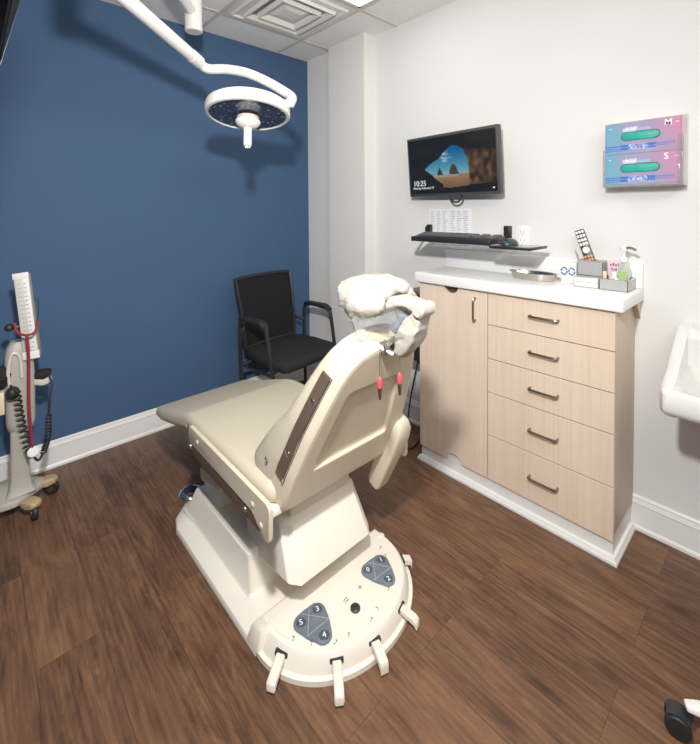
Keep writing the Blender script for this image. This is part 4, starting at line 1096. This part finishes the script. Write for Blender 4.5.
# ------------------------------------------------------------------ surgical light
lt = thing('surgical_light', 'white round surgical light on a swing arm from the ceiling', 'surgical light', (.892, 2.18, ZC))
cyl(b := B(), (.905, 2.205, 2.358), (.905, 2.205, ZC-.001), .045, 28, .004); obj('ceiling_post', b, M['lampwhite'], lt)
K1 = Vector((.266, 1.538, 2.195))
b = B(); hd = Vector((-.62, -.685, 0))
tube(b, [(.905, 2.205, 2.455), (.60, 1.868, 2.475), (.285, 1.52, 2.48)], .026, 14, smooth=5); obj('extension_arm', b, M['lampwhite'], lt)
b = B(); cyl(b, K1+Vector((0, 0, .33)), K1+Vector((0, 0, -.045)), .036, 20, .004); obj('arm_knuckle', b, M['lampwhite'], lt)
Ap = Vector((.832, 1.960, 2.113))
b = B(); e = Ap.lerp(K1, .06); tube(b, [K1, e], .0285, 16); obj('spring_arm', b, M['lampwhite'], lt)
b = B(); dA = (Ap-K1).normalized(); cyl(b, Ap-dA*.075, Ap-dA*.005, .0305, 18, .002); obj('arm_sleeve', b, M['lampwhite'], lt)
LC = Vector((.978, 1.760, 1.874)); Fh_ = Vector((.679, .734, 0)); Rr = Vector((.734, -.679, 0))
tl = math.radians(10); dn = (Vector((0, 0, -1))*math.cos(tl)-Fh_*math.sin(tl)).normalized()
jt = LC+Rr*.190+Fh_*.02+Vector((0, 0, .030))
b = B(); tube(b, [Ap-dA*.01, (.850, 1.966, 2.102), (.882, 1.962, 2.094), (.955, 1.925, 2.100), (1.03, 1.86, 2.082), (1.10, 1.79, 2.038), (1.152, 1.712, 1.98), (1.160, 1.665, 1.945), jt+Vector((.008, .0, .010)), jt], .0235, 14, smooth=6); obj('yoke_arm', b, M['lampwhite'], lt)
b = B(); cyl(b, jt+Rr*.022+Vector((0, 0, .005)), jt-Rr*.05, .020, 16, .004); obj('yoke_joint', b, M['lampwhite'], lt)
b = B(); lathe(b, [(.150, -.030), (.176, -.030), (.190, -.020), (.195, -.004), (.196, .022), (.191, .030), (.180, .032), (.178, .026), (.150, .026)], LC, dn, 64); obj('lamp_head', b, M['lampwhite'], lt)
b = B(); lathe(b, [(.179, .020), (.178, .0272), (.02, .0272)], LC, dn, 48); obj('lens', b, M['lens'], lt)
b = B(); lathe(b, [(.016, .02), (.016, .045)], LC, dn, 20); obj('centre_post', b, M['greybase'], lt)
b = B(); lathe(b, [(.050, .036), (.052, .040), (.0525, .052)], LC, dn, 32); obj('hub_ring', b, M['scale_grey'], lt)
b = B(); lathe(b, [(.054, .052), (.058, .058), (.057, .068), (.045, .082), (.024, .092)], LC, dn, 32); obj('hub_dome', b, M['lampwhite'], lt)
hd0 = LC+dn*.088; hdn = (dn*.6+Vector((0, 0, -1))*.4).normalized()
b = B(); lathe(b, [(.020, 0), (.0185, .02), (.019, .075), (.017, .088)], hd0, hdn, 20); hdl = obj('handle', b, M['white'], lt)
b = B()
for k in range(4):
    a = 2*PI*k/4; cyl(b, hd0+hdn*.085+Rr*.009*math.cos(a)+Fh_*.009*math.sin(a), hd0+hdn*.097+Rr*.009*math.cos(a)+Fh_*.009*math.sin(a), .004, 8)
obj('handle_tip', b, M['steel'], hdl)

# ------------------------------------------------------------------ tilted television at the upper left
tvb = thing('wall_television', 'black television tilted down at the top left corner', 'television', (.0, 1.0, 1.95))
# far vertical edge runs through these two points; the screen extends towards the viewer and leaves the frame
q0 = Vector((.0569, 1.186, 1.739)); q1 = Vector((.0851, 1.1643, 1.8633))
ud = Vector((.245, 0, .9695)).normalized(); 
fa = Vector((.070, 1.21, 1.775)); fd_ = Vector((0, 1, 0)); fn = ud.cross(fd_); fn = -fn if fn.x < 0 else fn
cT = fa+ud*.07-fd_*.24-fn*.024
b = B(); obox(b, cT, fd_, ud, fn, .24, .15, .022, .006); obj('tv_case', b, M['tvblack'], tvb)
b = B(); obox(b, cT+fn*.0225, fd_, ud, fn, .228, .138, .001); obj('screen', b, M['tvblack'], tvb)
b = B(); obox(b, cT+fd_*.2395+fn*.02, fd_, ud, fn, .002, .15, .0035); obj('edge_strip', b, M['tvedge'], tvb)
b = B(); tube(b, [cT-fn*.02, cT-fn*.12, (XL+.03, cT.y, cT.z)], .022, 10); box(b, XL+.001, XL+.03, cT.y-.08, cT.y+.08, cT.z-.08, cT.z+.08, .003); obj('wall_arm', b, M['blackmetal'], tvb)

# ------------------------------------------------------------------ black case beside the cabinet, with its cord
pc = thing('computer_case', 'black computer case on wall between pier and maple cabinet', 'computer', (1.99, 1.56, .42))
b = B(); box(b, 1.92, 2.115, 1.48, 1.60, .50, .89, .006); obj('case_body', b, M['dark'], pc)
b = B(); box(b, 1.915, 1.921, 1.485, 1.595, .51, .88, .002); obj('front_panel', b, M['blackmetal'], pc)
b = B(); box(b, 1.87, 2.117, 1.46, 1.60, .895, .912, .004); box(b, 1.90, 2.117, 1.462, 1.478, .50, .895, .003); obj('hanging_bracket', b, M['blackmetal'], pc)
b = B(); tube(b, [(2.09, 1.61, .50), (2.06, 1.66, .2), (2.02, 1.66, .03), (1.95, 1.62, .006), (1.87, 1.66, .006), (1.80, 1.58, .006), (1.86, 1.50, .006), (1.97, 1.52, .006)], .005, 8, smooth=8)
o = obj('power_cord', b, M['rubber'], None); tag(o, 'thin black power cord trailing on floor beside the maple cabinet', 'cord')

# ------------------------------------------------------------------ light
def lamp(name, kind, loc, power, color=(1, 1, 1), **kw):
    d = bpy.data.lights.new(name, kind); d.energy = power; d.color = color
    for k, v in kw.items(): setattr(d, k, v)
    o = bpy.data.objects.new(name, d); COL.objects.link(o); o.location = loc; return o
fl = lamp('flash_light', 'AREA', (.11, .26, 1.93), 47, (1, .985, .965), shape='DISK', size=.11)
fl.rotation_euler = Vector((.72, 1.15, -.80)).to_track_quat('-Z', 'Y').to_euler()
a = lamp('ceiling_fill', 'AREA', (.5, -.45, ZC-.03), 52, (1, .985, .955), shape='RECTANGLE', size=1.6, size_y=1.2)  # added unseen fill lamp behind the camera, lifts the shaded sides
a.rotation_euler = (math.radians(22), 0, math.radians(-40))
w = bpy.data.worlds.new('World'); SC.world = w; w.use_nodes = True
w.node_tree.nodes['Background'].inputs['Color'].default_value = (1, .98, .95, 1); w.node_tree.nodes['Background'].inputs['Strength'].default_value = .3

# ------------------------------------------------------------------ camera
yaw, pitch, roll, fpx, cyp = math.radians(47.23473), math.radians(-1.44657), math.radians(-.36558), 411.349, 219.977
F = Vector((math.cos(yaw)*math.cos(pitch), math.sin(yaw)*math.cos(pitch), math.sin(pitch)))
r = Vector((math.sin(yaw), -math.cos(yaw), 0)); u = r.cross(F)
R_ = math.cos(roll)*r+math.sin(roll)*u; U_ = -math.sin(roll)*r+math.cos(roll)*u
cam = bpy.data.cameras.new('Camera'); co = bpy.data.objects.new('Camera', cam); COL.objects.link(co)
mw = Matrix((R_, U_, -F)).transposed().to_4x4(); mw.translation = Vector((0, 0, 1.4)); co.matrix_world = mw
cam.sensor_fit = 'HORIZONTAL'; cam.sensor_width = 36; cam.lens = 36*fpx/700; cam.shift_y = -(372-cyp)/700; cam.clip_start = .02
SC.camera = co
SC.view_settings.view_transform = 'Standard'; SC.view_settings.look = 'None'; SC.view_settings.exposure = 0; SC.view_settings.gamma = 1.12
SC.cycles.max_bounces = 8; SC.cycles.transparent_max_bounces = 16
